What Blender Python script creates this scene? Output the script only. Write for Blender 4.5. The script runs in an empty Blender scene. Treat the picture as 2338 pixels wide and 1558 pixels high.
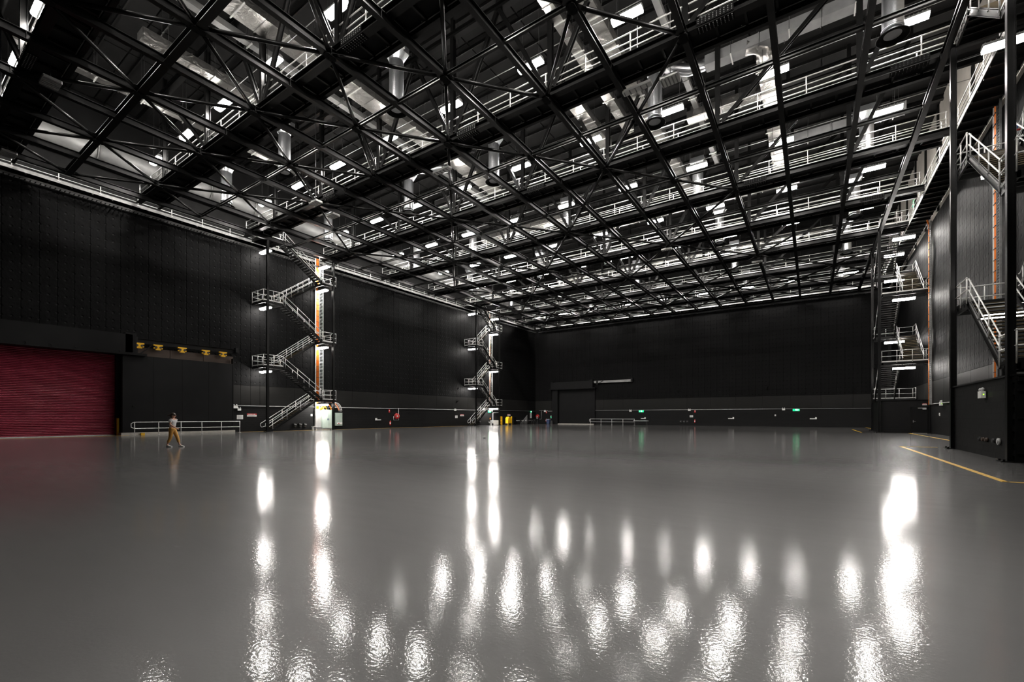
import bpy, bmesh, math, random
from mathutils import Vector, Matrix
random.seed(7)
S = bpy.context.scene
COL = S.collection
R = math.radians

# ------------------------------------------------------------------ camera
cd = bpy.data.cameras.new('camera')
cam = bpy.data.objects.new('camera', cd)
COL.objects.link(cam)
cam.location = (0, 0, 1.5)
cam.rotation_euler = (R(90), 0, R(34.0))
cd.sensor_width = 36.0
cd.lens = 36.0 * 1017 / 2338
cd.shift_y = 172 / 2338
cd.clip_start = 0.05
cd.clip_end = 300
S.camera = cam

# ------------------------------------------------------------------ world, exposure
w = bpy.data.worlds.new('world')
S.world = w
w.use_nodes = True
w.node_tree.nodes['Background'].inputs[0].default_value = (0, 0, 0, 1)
w.node_tree.nodes['Background'].inputs[1].default_value = 0.0
S.view_settings.view_transform = 'Standard'
S.view_settings.look = 'None'
S.view_settings.exposure = 0.0
S.view_settings.gamma = 1.0
S.view_settings.use_curve_mapping = False
LAMP_E = 240.0        # high-bay lamps over the catwalks
STAIR_E = 125.0       # lamps under the stair landings
S.cycles.max_bounces = 7
S.cycles.diffuse_bounces = 4
S.cycles.glossy_bounces = 4
S.cycles.sample_clamp_indirect = 6

# ------------------------------------------------------------------ materials
MATS = {}
def mat(name, col, rough=0.5, metal=0.0, emit=None, es=0.0, spec=0.5):
    m = bpy.data.materials.new(name)
    m.use_nodes = True
    b = m.node_tree.nodes['Principled BSDF']
    b.inputs['Base Color'].default_value = (*col, 1)
    b.inputs['Roughness'].default_value = rough
    b.inputs['Metallic'].default_value = metal
    b.inputs['Specular IOR Level'].default_value = spec
    if emit:
        b.inputs['Emission Color'].default_value = (*emit, 1)
        b.inputs['Emission Strength'].default_value = es
    MATS[name] = m
    return m
def nodes(m):
    return m.node_tree.nodes, m.node_tree.links, m.node_tree.nodes['Principled BSDF']
def noise_var(m, c0, c1, scale, detail=4, coord='Object', stretch=None, rough=None, bump=None):
    n, l, b = nodes(m)
    tc = n.new('ShaderNodeTexCoord')
    src = tc.outputs[coord]
    if stretch:
        mp = n.new('ShaderNodeMapping'); mp.inputs['Scale'].default_value = stretch
        l.new(src, mp.inputs[0]); src = mp.outputs[0]
    t = n.new('ShaderNodeTexNoise'); t.inputs['Scale'].default_value = scale; t.inputs['Detail'].default_value = detail
    l.new(src, t.inputs['Vector'])
    r = n.new('ShaderNodeValToRGB')
    r.color_ramp.elements[0].position = 0.3; r.color_ramp.elements[1].position = 0.7
    r.color_ramp.elements[0].color = (*c0, 1); r.color_ramp.elements[1].color = (*c1, 1)
    l.new(t.outputs['Fac'], r.inputs[0]); l.new(r.outputs[0], b.inputs['Base Color'])
    if rough:
        mr = n.new('ShaderNodeMapRange'); mr.inputs[3].default_value = rough[0]; mr.inputs[4].default_value = rough[1]
        l.new(t.outputs['Fac'], mr.inputs[0]); l.new(mr.outputs[0], b.inputs['Roughness'])
    if bump:
        bp = n.new('ShaderNodeBump'); bp.inputs['Strength'].default_value = bump[0]; bp.inputs['Distance'].default_value = bump[1]
        l.new(t.outputs['Fac'], bp.inputs['Height']); l.new(bp.outputs[0], b.inputs['Normal'])
    return t

STEEL = mat('black_steel', (.006, .006, .006), .25, spec=.22)
noise_var(STEEL, (.005, .005, .005), (.008, .008, .0078), 1.5, rough=(.27, .38))
MATTE = mat('matt_black', (.0045, .0045, .0045), .7, spec=.1)
noise_var(MATTE, (.0035, .0035, .0035), (.0055, .0055, .0055), 2.0)
SILV = mat('dull_silver_duct', (.3, .3, .3), .38, .5)
noise_var(SILV, (.24, .24, .245), (.34, .34, .34), 1.2)
DECK = mat('deck_underside', (.018, .018, .018), .6, spec=.1)
noise_var(DECK, (.015, .015, .015), (.021, .021, .021), 1.2)
DOORBLK = mat('door_black', (.007, .007, .0075), .55, spec=.12)
noise_var(DOORBLK, (.006, .006, .0064), (.0088, .0088, .0092), .8, rough=(.5, .65))
GALV = mat('galvanised_steel', (.62, .61, .6), .42, .35)
noise_var(GALV, (.62, .62, .61), (.78, .77, .75), 6.0, rough=(.33, .5))
ALU = mat('spiral_duct_steel', (.7, .72, .74), .3, 1.0)
FOIL = mat('foil_insulation', (.75, .74, .72), .34, 1.0)
GREYDUCT = mat('grey_duct', (.25, .25, .25), .5, .3)
noise_var(GREYDUCT, (.22, .22, .22), (.29, .29, .285), 2.0)
PVC = mat('grey_conduit', (.5, .5, .5), .4, .2)
GALVD = mat('darkened_galvanising', (.22, .22, .22), .5, .2)  # copy of the galvanised steel, colour darkened to cut its brightness
noise_var(GALVD, (.18, .18, .178), (.27, .268, .262), 5.0)
noise_var(PVC, (.45, .45, .45), (.55, .55, .55), 3.0)
ROOFM = mat('roof_panel_dark', (.016, .016, .016), .6, spec=.1)
noise_var(ROOFM, (.013, .013, .013), (.019, .0187, .0185), 1.0)
UPPER = mat('upper_wall_dark', (.011, .011, .011), .6, spec=.1)
noise_var(UPPER, (.009, .009, .009), (.013, .013, .013), 1.5)
BEIGE = mat('upper_wall_beige', (.42, .39, .35), .7)
noise_var(BEIGE, (.38, .355, .32), (.46, .43, .385), 1.2)
RED = mat('red_paint', (.5, .015, .015), .4)
noise_var(RED, (.46, .013, .013), (.55, .018, .018), 8)
YEL = mat('yellow_paint', (.75, .42, .0), .45)
noise_var(YEL, (.7, .38, .0), (.8, .46, .004), 5)
ORG = mat('orange_cable', (.85, .2, .01), .5)
noise_var(ORG, (.75, .16, .008), (.92, .25, .015), 14, stretch=(1, 1, .1))
WHITE = mat('white_paint', (.75, .75, .73), .5)
noise_var(WHITE, (.7, .7, .68), (.8, .8, .78), 7)
CAB = mat('cabinet_grey_green', (.36, .43, .38), .45)
noise_var(CAB, (.33, .4, .35), (.39, .46, .41), 3)
BROWN = mat('plywood_brown', (.045, .025, .015), .6)
noise_var(BROWN, (.035, .02, .012), (.055, .032, .02), 4, stretch=(1, .2, 3))
CONC = mat('concrete', (.42, .4, .36), .7)
noise_var(CONC, (.36, .345, .31), (.48, .455, .41), 5)
TREAD = mat('stair_tread', (.02, .02, .02), .65, spec=.15)
noise_var(TREAD, (.016, .016, .016), (.026, .026, .026), 6)
NOSE = mat('stair_nosing', (.32, .22, .08), .6)
noise_var(NOSE, (.06, .042, .017), (.085, .06, .025), 6)
BLUE = mat('blue_plastic', (.03, .05, .12), .5)
noise_var(BLUE, (.026, .045, .11), (.036, .058, .135), 6)
SKIN = mat('skin', (.55, .3, .2), .5)
noise_var(SKIN, (.52, .28, .185), (.58, .325, .22), 20)
HAIR = mat('dark_hair', (.03, .018, .01), .5)
noise_var(HAIR, (.022, .013, .008), (.045, .027, .015), 40, stretch=(4, 4, 1))
SHIRT = mat('grey_shirt', (.5, .49, .5), .8)
noise_var(SHIRT, (.46, .45, .46), (.54, .53, .54), 12)
MUST = mat('mustard_cloth', (.5, .25, .05), .8)
noise_var(MUST, (.45, .22, .04), (.55, .285, .065), 14)
DARK = mat('dark_rubber', (.02, .02, .02), .6)
noise_var(DARK, (.016, .016, .016), (.026, .026, .026), 6)
LAMP = mat('lamp_diffuser', (.9, .9, .9), .4, emit=(1.0, .955, .9), es=LAMP_E)
SLAMP = mat('stair_lamp_diffuser', (.9, .9, .9), .4, emit=(1.0, .955, .9), es=STAIR_E)
DLAMP = mat('dim_stair_lamp_diffuser', (.9, .9, .9), .4, emit=(1.0, .955, .9), es=STAIR_E * .25)
GREEN = mat('exit_green_glow', (.0, .3, .1), .4, emit=(.0, .72, .25), es=1.6)
EXITW = mat('exit_white_glow', (.8, .9, .8), .4, emit=(.65, 1, .75), es=2.2)
LED = mat('led_green_glow', (.3, .8, .1), .4, emit=(.45, 1, .05), es=1.5)

def spiral():
    n, l, b = nodes(ALU)
    tc = n.new('ShaderNodeTexCoord')
    wv = n.new('ShaderNodeTexWave'); wv.bands_direction = 'Z'; wv.inputs['Scale'].default_value = 5.2
    wv.inputs['Distortion'].default_value = .4
    l.new(tc.outputs['Object'], wv.inputs[0])
    bp = n.new('ShaderNodeBump'); bp.inputs['Strength'].default_value = .2; bp.inputs['Distance'].default_value = .008
    l.new(wv.outputs['Fac'], bp.inputs['Height']); l.new(bp.outputs[0], b.inputs['Normal'])
    r = n.new('ShaderNodeValToRGB'); r.color_ramp.elements[0].color = (.55, .57, .6, 1); r.color_ramp.elements[1].color = (.72, .73, .75, 1)
    l.new(wv.outputs['Fac'], r.inputs[0]); l.new(r.outputs[0], b.inputs['Base Color'])
spiral()
def foil():
    n, l, b = nodes(FOIL)
    tc = n.new('ShaderNodeTexCoord')
    t = n.new('ShaderNodeTexNoise'); t.inputs['Scale'].default_value = 2.2; t.inputs['Detail'].default_value = 5; t.inputs['Distortion'].default_value = 1.2
    l.new(tc.outputs['Object'], t.inputs['Vector'])
    bp = n.new('ShaderNodeBump'); bp.inputs['Strength'].default_value = .6; bp.inputs['Distance'].default_value = .09
    l.new(t.outputs['Fac'], bp.inputs['Height']); l.new(bp.outputs[0], b.inputs['Normal'])
    r = n.new('ShaderNodeValToRGB'); r.color_ramp.elements[0].color = (.38, .37, .35, 1); r.color_ramp.elements[1].color = (.62, .61, .59, 1)
    l.new(t.outputs['Fac'], r.inputs[0]); l.new(r.outputs[0], b.inputs['Base Color'])
foil()

def floor_mat():
    m = mat('epoxy_floor', (.19, .185, .18), .2)
    n, l, b = nodes(m)
    tc = n.new('ShaderNodeTexCoord')
    big = n.new('ShaderNodeTexNoise'); big.inputs['Scale'].default_value = .12; big.inputs['Detail'].default_value = 6
    l.new(tc.outputs['Object'], big.inputs['Vector'])
    r = n.new('ShaderNodeValToRGB')
    r.color_ramp.elements[0].position = .3; r.color_ramp.elements[1].position = .72
    r.color_ramp.elements[0].color = (.092, .0905, .0885, 1); r.color_ramp.elements[1].color = (.118, .1165, .114, 1)
    l.new(big.outputs['Fac'], r.inputs[0])
    # small pale scuffs
    sc = n.new('ShaderNodeTexNoise'); sc.inputs['Scale'].default_value = 1.7; sc.inputs['Detail'].default_value = 9
    mp = n.new('ShaderNodeMapping'); mp.inputs['Scale'].default_value = (.5, 2.2, 1); mp.inputs['Rotation'].default_value = (0, 0, .5)
    l.new(tc.outputs['Object'], mp.inputs[0]); l.new(mp.outputs[0], sc.inputs['Vector'])
    r2 = n.new('ShaderNodeValToRGB'); r2.color_ramp.elements[0].position = .72; r2.color_ramp.elements[1].position = .8
    l.new(sc.outputs['Fac'], r2.inputs[0])
    mx = n.new('ShaderNodeMix'); mx.data_type = 'RGBA'; mx.blend_type = 'ADD'
    fm = n.new('ShaderNodeMath'); fm.operation = 'MULTIPLY'; fm.inputs[1].default_value = .12
    l.new(r2.outputs[0], fm.inputs[0]); l.new(fm.outputs[0], mx.inputs[0])
    l.new(r.outputs[0], mx.inputs[6]); mx.inputs[7].default_value = (.5, .5, .5, 1)
    l.new(mx.outputs[2], b.inputs['Base Color'])
    # roughness and orange-peel relief of the rolled resin
    mr = n.new('ShaderNodeMapRange'); mr.inputs[3].default_value = .34; mr.inputs[4].default_value = .42
    l.new(sc.outputs['Fac'], mr.inputs[0]); l.new(mr.outputs[0], b.inputs['Roughness'])
    fine = n.new('ShaderNodeTexNoise'); fine.inputs['Scale'].default_value = 34; fine.inputs['Detail'].default_value = 3
    l.new(tc.outputs['Object'], fine.inputs['Vector'])
    wavy = n.new('ShaderNodeTexNoise'); wavy.inputs['Scale'].default_value = .6; wavy.inputs['Detail'].default_value = 2
    l.new(tc.outputs['Object'], wavy.inputs['Vector'])
    b1 = n.new('ShaderNodeBump'); b1.inputs['Strength'].default_value = .15; b1.inputs['Distance'].default_value = .006
    l.new(fine.outputs['Fac'], b1.inputs['Height'])
    b2 = n.new('ShaderNodeBump'); b2.inputs['Strength'].default_value = .15; b2.inputs['Distance'].default_value = .01
    l.new(wavy.outputs['Fac'], b2.inputs['Height']); l.new(b1.outputs[0], b2.inputs['Normal'])
    l.new(b2.outputs[0], b.inputs['Normal']); l.new(b2.outputs[0], b.inputs['Coat Normal'])
    b.inputs['Specular IOR Level'].default_value = .25
    b.inputs['Coat Weight'].default_value = .8; b.inputs['Coat Roughness'].default_value = .065; b.inputs['Coat IOR'].default_value = 1.5
    return m
FLOOR = floor_mat()

def pad_mat():
    # quilted black lining: local y runs along the wall, z up; pins on a grid
    m = mat('quilted_pad', (.0062, .0062, .0064), .56, spec=.04)
    n, l, b = nodes(m)
    tc = n.new('ShaderNodeTexCoord'); sx = n.new('ShaderNodeSeparateXYZ')
    l.new(tc.outputs['Object'], sx.inputs[0])
    def M(op, a, c=None):
        q = n.new('ShaderNodeMath'); q.operation = op
        for k, v in enumerate((a, c)):
            if v is None: continue
            if isinstance(v, (int, float)): q.inputs[k].default_value = v
            else: l.new(v, q.inputs[k])
        return q.outputs[0]
    u = M('SUBTRACT', M('FRACT', M('ADD', M('DIVIDE', sx.outputs[1], .45), .5)), .5)
    v = M('SUBTRACT', M('FRACT', M('DIVIDE', sx.outputs[2], .62)), .5)
    du = M('MULTIPLY', u, .45); dv = M('MULTIPLY', v, .62)
    d = M('SQRT', M('ADD', M('MULTIPLY', du, du), M('MULTIPLY', dv, dv)))
    mr = n.new('ShaderNodeMapRange'); mr.interpolation_type = 'SMOOTHSTEP'
    mr.inputs[1].default_value = .005; mr.inputs[2].default_value = .11
    l.new(d, mr.inputs[0])
    t = n.new('ShaderNodeTexNoise'); t.inputs['Scale'].default_value = 2.2; t.inputs['Detail'].default_value = 3
    geo = n.new('ShaderNodeNewGeometry'); l.new(geo.outputs['Position'], t.inputs['Vector'])
    hs = M('ADD', mr.outputs[0], M('MULTIPLY', t.outputs['Fac'], 1.1))
    bp = n.new('ShaderNodeBump'); bp.inputs['Strength'].default_value = .8; bp.inputs['Distance'].default_value = .035
    l.new(hs, bp.inputs['Height']); l.new(bp.outputs[0], b.inputs['Normal'])
    # bright metal pin heads
    pin = M('LESS_THAN', d, .016)
    mx = n.new('ShaderNodeMix'); mx.data_type = 'RGBA'
    l.new(pin, mx.inputs[0]); mx.inputs[6].default_value = (.0062, .0062, .0064, 1); mx.inputs[7].default_value = (.05, .05, .05, 1)
    l.new(mx.outputs[2], b.inputs['Base Color'])
    return m
PAD = pad_mat()
def rib_mat():
    m = mat('ribbed_cladding', (.01, .01, .01), .5, spec=.12)
    n, l, b = nodes(m)
    tc = n.new('ShaderNodeTexCoord')
    wv = n.new('ShaderNodeTexWave'); wv.bands_direction = 'Z'; wv.inputs['Scale'].default_value = 6.0
    l.new(tc.outputs['Object'], wv.inputs[0])
    bp = n.new('ShaderNodeBump'); bp.inputs['Strength'].default_value = .2; bp.inputs['Distance'].default_value = .006
    l.new(wv.outputs['Fac'], bp.inputs['Height']); l.new(bp.outputs[0], b.inputs['Normal'])
    t = n.new('ShaderNodeTexNoise'); t.inputs['Scale'].default_value = 3
    mp = n.new('ShaderNodeMapping'); mp.inputs['Scale'].default_value = (.3, .3, 4)
    l.new(tc.outputs['Object'], mp.inputs[0]); l.new(mp.outputs[0], t.inputs['Vector'])
    r = n.new('ShaderNodeValToRGB'); r.color_ramp.elements[0].color = (.008, .008, .008, 1); r.color_ramp.elements[1].color = (.016, .0155, .0145, 1)
    l.new(t.outputs['Fac'], r.inputs[0]); l.new(r.outputs[0], b.inputs['Base Color'])
    return m
RIB = rib_mat()
def block_mat(name, axis):
    m = mat(name, (.009, .009, .0092), .55, spec=.12)
    n, l, b = nodes(m)
    tc = n.new('ShaderNodeTexCoord'); sx = n.new('ShaderNodeSeparateXYZ'); cx = n.new('ShaderNodeCombineXYZ')
    geo = n.new('ShaderNodeNewGeometry')
    l.new(geo.outputs['Position'], sx.inputs[0])
    l.new(sx.outputs[axis], cx.inputs[0]); l.new(sx.outputs[2], cx.inputs[1])
    br = n.new('ShaderNodeTexBrick')
    br.inputs['Scale'].default_value = 1.0; br.inputs['Brick Width'].default_value = .4; br.inputs['Row Height'].default_value = .2
    br.inputs['Mortar Size'].default_value = .006; br.inputs['Mortar Smooth'].default_value = .2
    br.inputs['Color1'].default_value = (.0082, .0082, .0085, 1); br.inputs['Color2'].default_value = (.0098, .0098, .01, 1)
    br.inputs['Mortar'].default_value = (.014, .014, .014, 1)
    l.new(cx.outputs[0], br.inputs[0]); l.new(br.outputs[0], b.inputs['Base Color'])
    bp = n.new('ShaderNodeBump'); bp.invert = True; bp.inputs['Strength'].default_value = .6; bp.inputs['Distance'].default_value = .01
    l.new(br.outputs['Fac'], bp.inputs['Height']); l.new(bp.outputs[0], b.inputs['Normal'])
    return m
BLOCKY = block_mat('painted_blockwork_y', 1)
BLOCKX = block_mat('painted_blockwork_x', 0)
MORT = mat('painted_mortar', (.025, .025, .025), .6, spec=.1)
noise_var(MORT, (.021, .021, .021), (.029, .029, .029), 4)
BLOCK = mat('painted_block', (.009, .009, .0092), .5, spec=.12)
noise_var(BLOCK, (.0078, .0078, .008), (.0105, .0105, .0108), 3)
SHUT = mat('red_shutter_slat', (.135, .012, .025), .35, spec=.3)
noise_var(SHUT, (.23, .02, .042), (.3, .028, .058), .7, rough=(.28, .45))

# ------------------------------------------------------------------ mesh helpers
class MB:
    def __init__(s):
        s.v = []; s.f = []; s.sm = []
    def add(s, vs, fs, sm=False):
        o = len(s.v)
        s.v += [tuple(p) for p in vs]
        s.f += [tuple(i + o for i in f) for f in fs]
        s.sm += [sm] * len(fs)
        return s
    def box(s, x0, x1, y0, y1, z0, z1):
        v = [(x, y, z) for z in (z0, z1) for y in (y0, y1) for x in (x0, x1)]
        return s.add(v, [(0, 2, 3, 1), (4, 5, 7, 6), (0, 1, 5, 4), (2, 6, 7, 3), (0, 4, 6, 2), (1, 3, 7, 5)])
    def cbox(s, x0, x1, y0, y1, z0, z1, c):
        # box with the four vertical edges chamfered
        pts = [(x0 + c, y0), (x1 - c, y0), (x1, y0 + c), (x1, y1 - c), (x1 - c, y1), (x0 + c, y1), (x0, y1 - c), (x0, y0 + c)]
        v = [(x, y, z0) for x, y in pts] + [(x, y, z1) for x, y in pts]
        f = [(i, (i + 1) % 8, 8 + (i + 1) % 8, 8 + i) for i in range(8)] + [tuple(range(7, -1, -1)), tuple(range(8, 16))]
        return s.add(v, f)
    def bar(s, p, q, wd, ht, up=(0, 0, 1)):
        p, q = Vector(p), Vector(q); d = (q - p).normalized(); u = Vector(up)
        if abs(d.dot(u)) > .98: u = Vector((0, 1, 0))
        a = d.cross(u).normalized(); b = a.cross(d).normalized()
        a *= wd / 2; b *= ht / 2
        v = [p - a - b, p + a - b, p + a + b, p - a + b, q - a - b, q + a - b, q + a + b, q - a + b]
        return s.add(v, [(0, 3, 2, 1), (4, 5, 6, 7), (0, 1, 5, 4), (1, 2, 6, 5), (2, 3, 7, 6), (3, 0, 4, 7)])
    def ibar(s, p, q, wd, ht, t=.02, up=(0, 0, 1)):
        # I section from p to q: two flanges and a web
        p, q = Vector(p), Vector(q); d = (q - p).normalized(); u = Vector(up)
        if abs(d.dot(u)) > .98: u = Vector((0, 1, 0))
        a = d.cross(u).normalized(); b = a.cross(d).normalized()
        s.bar(p + b * (ht - t) / 2, q + b * (ht - t) / 2, wd, t, up)
        s.bar(p - b * (ht - t) / 2, q - b * (ht - t) / 2, wd, t, up)
        return s.bar(p, q, t, ht - 2 * t, up)
    def tube(s, pts, r, n=8, cap=True):
        pts = [Vector(p) for p in pts]; rings = []
        rr = r if isinstance(r, (list, tuple)) else [r] * len(pts)
        ref = None
        for i, p in enumerate(pts):
            if i == 0: d = pts[1] - p
            elif i == len(pts) - 1: d = p - pts[i - 1]
            else: d = (pts[i + 1] - p).normalized() + (p - pts[i - 1]).normalized()
            d.normalize()
            if ref is None:
                ref = Vector((0, 0, 1)) if abs(d.z) < .9 else Vector((1, 0, 0))
            a = d.cross(ref).normalized(); b = a.cross(d).normalized(); ref = b
            rings.append([p + (a * math.cos(2 * math.pi * k / n) + b * math.sin(2 * math.pi * k / n)) * rr[i] for k in range(n)])
        o = len(s.v)
        for g in rings: s.v += [tuple(x) for x in g]
        for i in range(len(pts) - 1):
            for k in range(n):
                s.f.append((o + i * n + k, o + i * n + (k + 1) % n, o + (i + 1) * n + (k + 1) % n, o + (i + 1) * n + k)); s.sm.append(True)
        if cap:
            s.f.append(tuple(o + k for k in range(n - 1, -1, -1))); s.sm.append(False)
            s.f.append(tuple(o + (len(pts) - 1) * n + k for k in range(n))); s.sm.append(False)
        return s
    def lathe(s, c, prof, n=16):
        o = len(s.v)
        for r, z in prof:
            for k in range(n):
                a = 2 * math.pi * k / n
                s.v.append((c[0] + r * math.cos(a), c[1] + r * math.sin(a), c[2] + z))
        for i in range(len(prof) - 1):
            for k in range(n):
                s.f.append((o + i * n + k, o + i * n + (k + 1) % n, o + (i + 1) * n + (k + 1) % n, o + (i + 1) * n + k)); s.sm.append(True)
        return s
    def ell(s, c, r, n=12, m=8):
        prof = []
        o = len(s.v)
        for i in range(m + 1):
            t = math.pi * i / m
            for k in range(n):
                a = 2 * math.pi * k / n
                s.v.append((c[0] + r[0] * math.sin(t) * math.cos(a), c[1] + r[1] * math.sin(t) * math.sin(a), c[2] - r[2] * math.cos(t)))
        for i in range(m):
            for k in range(n):
                s.f.append((o + i * n + k, o + i * n + (k + 1) % n, o + (i + 1) * n + (k + 1) % n, o + (i + 1) * n + k)); s.sm.append(True)
        return s
    def prism(s, poly, axis, a0, a1):
        # polygon of (u, v) extruded along axis 0/1/2; other axes keep order
        def P(u, v, a):
            return (a, u, v) if axis == 0 else ((u, a, v) if axis == 1 else (u, v, a))
        n = len(poly)
        v = [P(u, q, a0) for u, q in poly] + [P(u, q, a1) for u, q in poly]
        return s.add(v, [(i, (i + 1) % n, n + (i + 1) % n, n + i) for i in range(n)] + [tuple(range(n - 1, -1, -1)), tuple(range(n, 2 * n))])
    def mesh(s, name, m, org):
        me = bpy.data.meshes.new(name)
        me.from_pydata([(x - org[0], y - org[1], z - org[2]) for x, y, z in s.v], [], s.f)
        me.polygons.foreach_set('use_smooth', s.sm)
        me.materials.append(m)
        bm = bmesh.new(); bm.from_mesh(me); bmesh.ops.recalc_face_normals(bm, faces=bm.faces); bm.to_mesh(me); bm.free()
        return me

W = {}     # world origin of every object (no rotations on parents)
def put(o, loc, parent=None):
    COL.objects.link(o)
    W[o.name] = Vector(loc)
    if parent is not None:
        o.parent = parent
        o.location = Vector(loc) - W[parent.name]
    else:
        o.location = loc
    return o
def tag(o, label=None, cat=None, group=None, kind=None):
    if label: o['label'] = label
    if cat: o['category'] = cat
    if group: o['group'] = group
    if kind: o['kind'] = kind
    return o
def obj(name, mb, m, parent=None, org=None):
    if org is None:
        xs, ys, zs = zip(*mb.v)
        org = ((min(xs) + max(xs)) / 2, (min(ys) + max(ys)) / 2, min(zs))
    return put(bpy.data.objects.new(name, mb.mesh(name, m, org)), org, parent)
def thing(name, loc, label=None, cat=None, group=None, kind=None):
    o = bpy.data.objects.new(name, None)
    o.empty_display_size = .3
    put(o, loc)
    return tag(o, label, cat, group, kind)
MC = {}
def inst(name, key, make, m, loc, parent=None, rz=0.0):
    # object sharing mesh data with every other one of the same key (mesh is built around the origin)
    if key not in MC:
        mb = MB(); make(mb); MC[key] = mb.mesh(name, m, (0, 0, 0))
    o = bpy.data.objects.new(name, MC[key])
    put(o, loc, parent)
    if rz: o.rotation_euler = (0, 0, rz)
    return o
ORD = ['zeroth', 'first', 'second', 'third', 'fourth', 'fifth', 'sixth', 'seventh', 'eighth', 'ninth', 'tenth', 'eleventh', 'twelfth',
       'thirteenth', 'fourteenth', 'fifteenth', 'sixteenth', 'seventeenth', 'eighteenth']

# ------------------------------------------------------------------ dimensions
XL, XR, YB, YF = -45.8, 8.6, 76.3, -6.0
ZPAD, ZW = 4.5, 18.3
ZG = 18.5
ZROOF = 27.0
XBEAM = [-43.5, -40.1, -36.6, -33.0, -29.45, -25.95, -22.4, -18.9, -15.35, -11.85, -8.3, -4.8, -1.45, 2.05, 5.2]   # i = -2 .. 12
def BX(i): return XBEAM[i + 2]
def RY(j): return 8.52 + 4.119 * j

# ------------------------------------------------------------------ floor
fl = obj('floor', MB().box(XL - 2, XR + 2, YF - 1, YB + 2.5, -.3, 0), FLOOR, org=(0, 0, 0))
fl['kind'] = 'structure'
def line(p, q, wd, label):
    o = obj('floor_line', MB().bar((p[0], p[1], .002), (q[0], q[1], .002), wd, .004), YEL)
    return tag(o, label, 'floor line', 'yellow lines marked on the floor')
line((3.65, 14.7), (3.65, 29.2), .13, 'broad yellow floor line in front of the nearest blockwork stair base')
line((3.72, 29.15), (5.0, 29.3), .05, 'thin yellow floor line meeting the foot of the nearest right column')
line((3.6, 14.75), (8.0, 15.0), .1, 'short yellow floor line turning the corner toward the right wall')
line((7.1, 52.4), (7.06, 29.6), .12, 'yellow floor line along the right wall between both stair bases')
line((3.77, 63.9), (3.77, 52.4), .12, 'short yellow floor line in front of the far right stair base')
line((5.9, 76.0), (6.0, 60.2), .12, 'yellow floor line running behind the far right stair base')
line((-44.9, 20.4), (-44.9, 54), .08, 'faint yellow floor line along the foot of the left wall')
line((-44.2, 4.5), (-44.2, 12.1), .1, 'yellow floor line at the foot of the red roller shutter')

# ------------------------------------------------------------------ walls
def wall(name, axis, pos, sgn, a0, a1, gaps=(), z0=0.0):
    """Blockwork to 2.5 m, ribbed cladding to 4.5 m, quilted pads above; children are single panels. sgn: side the room is on."""
    mb = MB()
    def bx(b, u0, u1, d0, d1, za, zb):
        lo, hi = sorted((pos + sgn * d0, pos + sgn * d1))
        if axis == 0: b.box(lo, hi, u0, u1, za, zb)
        else: b.box(u0, u1, lo, hi, za, zb)
    segs = []; u = a0
    for g0, g1, gz in gaps:
        segs.append((u, g0, 0, ZW)); segs.append((g0, g1, gz, ZW)); u = g1
    segs.append((u, a1, 0, ZW))
    for u0, u1, za, zb in segs:
        if u1 > u0: bx(mb, u0, u1, -.45, 0, za, zb)
    o = obj(name, mb, BLOCKY if axis == 0 else BLOCKX, org=((pos, (a0 + a1) / 2, 0) if axis == 0 else ((a0 + a1) / 2, pos, 0)))
    o['kind'] = 'structure'
    def clear(u0, u1, z):
        for g0, g1, gz in gaps:
            if u1 > g0 + .02 and u0 < g1 - .02 and z < gz: return False
        return True
    rz = 0 if axis == 0 else R(-90)
    if axis == 0 and sgn < 0: rz = R(180)
    def panel(nm, key, wd, h, th, cham, m, u, z):
        def mk(b):
            # front at local +x, width along local y, pillow edge
            y0, y1 = -wd / 2 + .002, wd / 2 - .002
            v = [(0, y0, 0), (0, y1, 0), (0, y1, h), (0, y0, h),
                 (th * .5, y0, 0), (th * .5, y1, 0), (th * .5, y1, h), (th * .5, y0, h),
                 (th, y0 + cham, cham), (th, y1 - cham, cham), (th, y1 - cham, h - cham), (th, y0 + cham, h - cham)]
            b.add(v, [(0, 3, 2, 1), (8, 9, 10, 11)] + [(i, (i + 1) % 4, 4 + (i + 1) % 4, 4 + i) for i in range(4)] +
                  [(4 + i, 4 + (i + 1) % 4, 8 + (i + 1) % 4, 8 + i) for i in range(4)])
        c = u + wd / 2
        loc = (pos, c, z) if axis == 0 else (c, pos, z)
        return inst(nm, key, mk, m, loc, o, rz)
    wd = .9; n = int((a1 - a0) / wd)
    for k in range(n):
        u = a0 + k * wd
        hit = None
        for g0, g1, gz in gaps:
            if u + wd > g0 + .02 and u < g1 - .02 and gz > ZPAD: hit = gz
        z = (hit or ZPAD) + .0
        panel('pad_panel', ('pad', round(ZW - z, 2)), wd, ZW - z, .05, .012, PAD, u, z)
    wd = 3.6; n = int((a1 - a0) / wd)
    for k in range(n):
        u = a0 + k * wd
        if clear(u, u + wd, 2.6): panel('cladding_panel', ('clad', wd), wd, ZPAD - 2.56, .05, .012, RIB, u, 2.56)
        else:
            for q in range(4):
                if clear(u + q * .9, u + q * .9 + .9, 2.6): panel('cladding_panel', ('clad', .9), .9, ZPAD - 2.56, .05, .012, RIB, u + q * .9, 2.56)
    return o
wall_left = wall('wall_left', 0, XL, 1, YF, YB, gaps=[(3.0, 19.9, 6.9)])
wall_back = wall('wall_back', 1, YB, -1, XL, XR, gaps=[(-41.2, -33.2, 6.6)])
wall_right = wall('wall_right', 0, XR, -1, YF, YB)
wf = obj('wall_front', MB().box(XL - 2, XR + 2, YF - .4, YF, 0, ZROOF), MATTE); wf['kind'] = 'structure'
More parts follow.
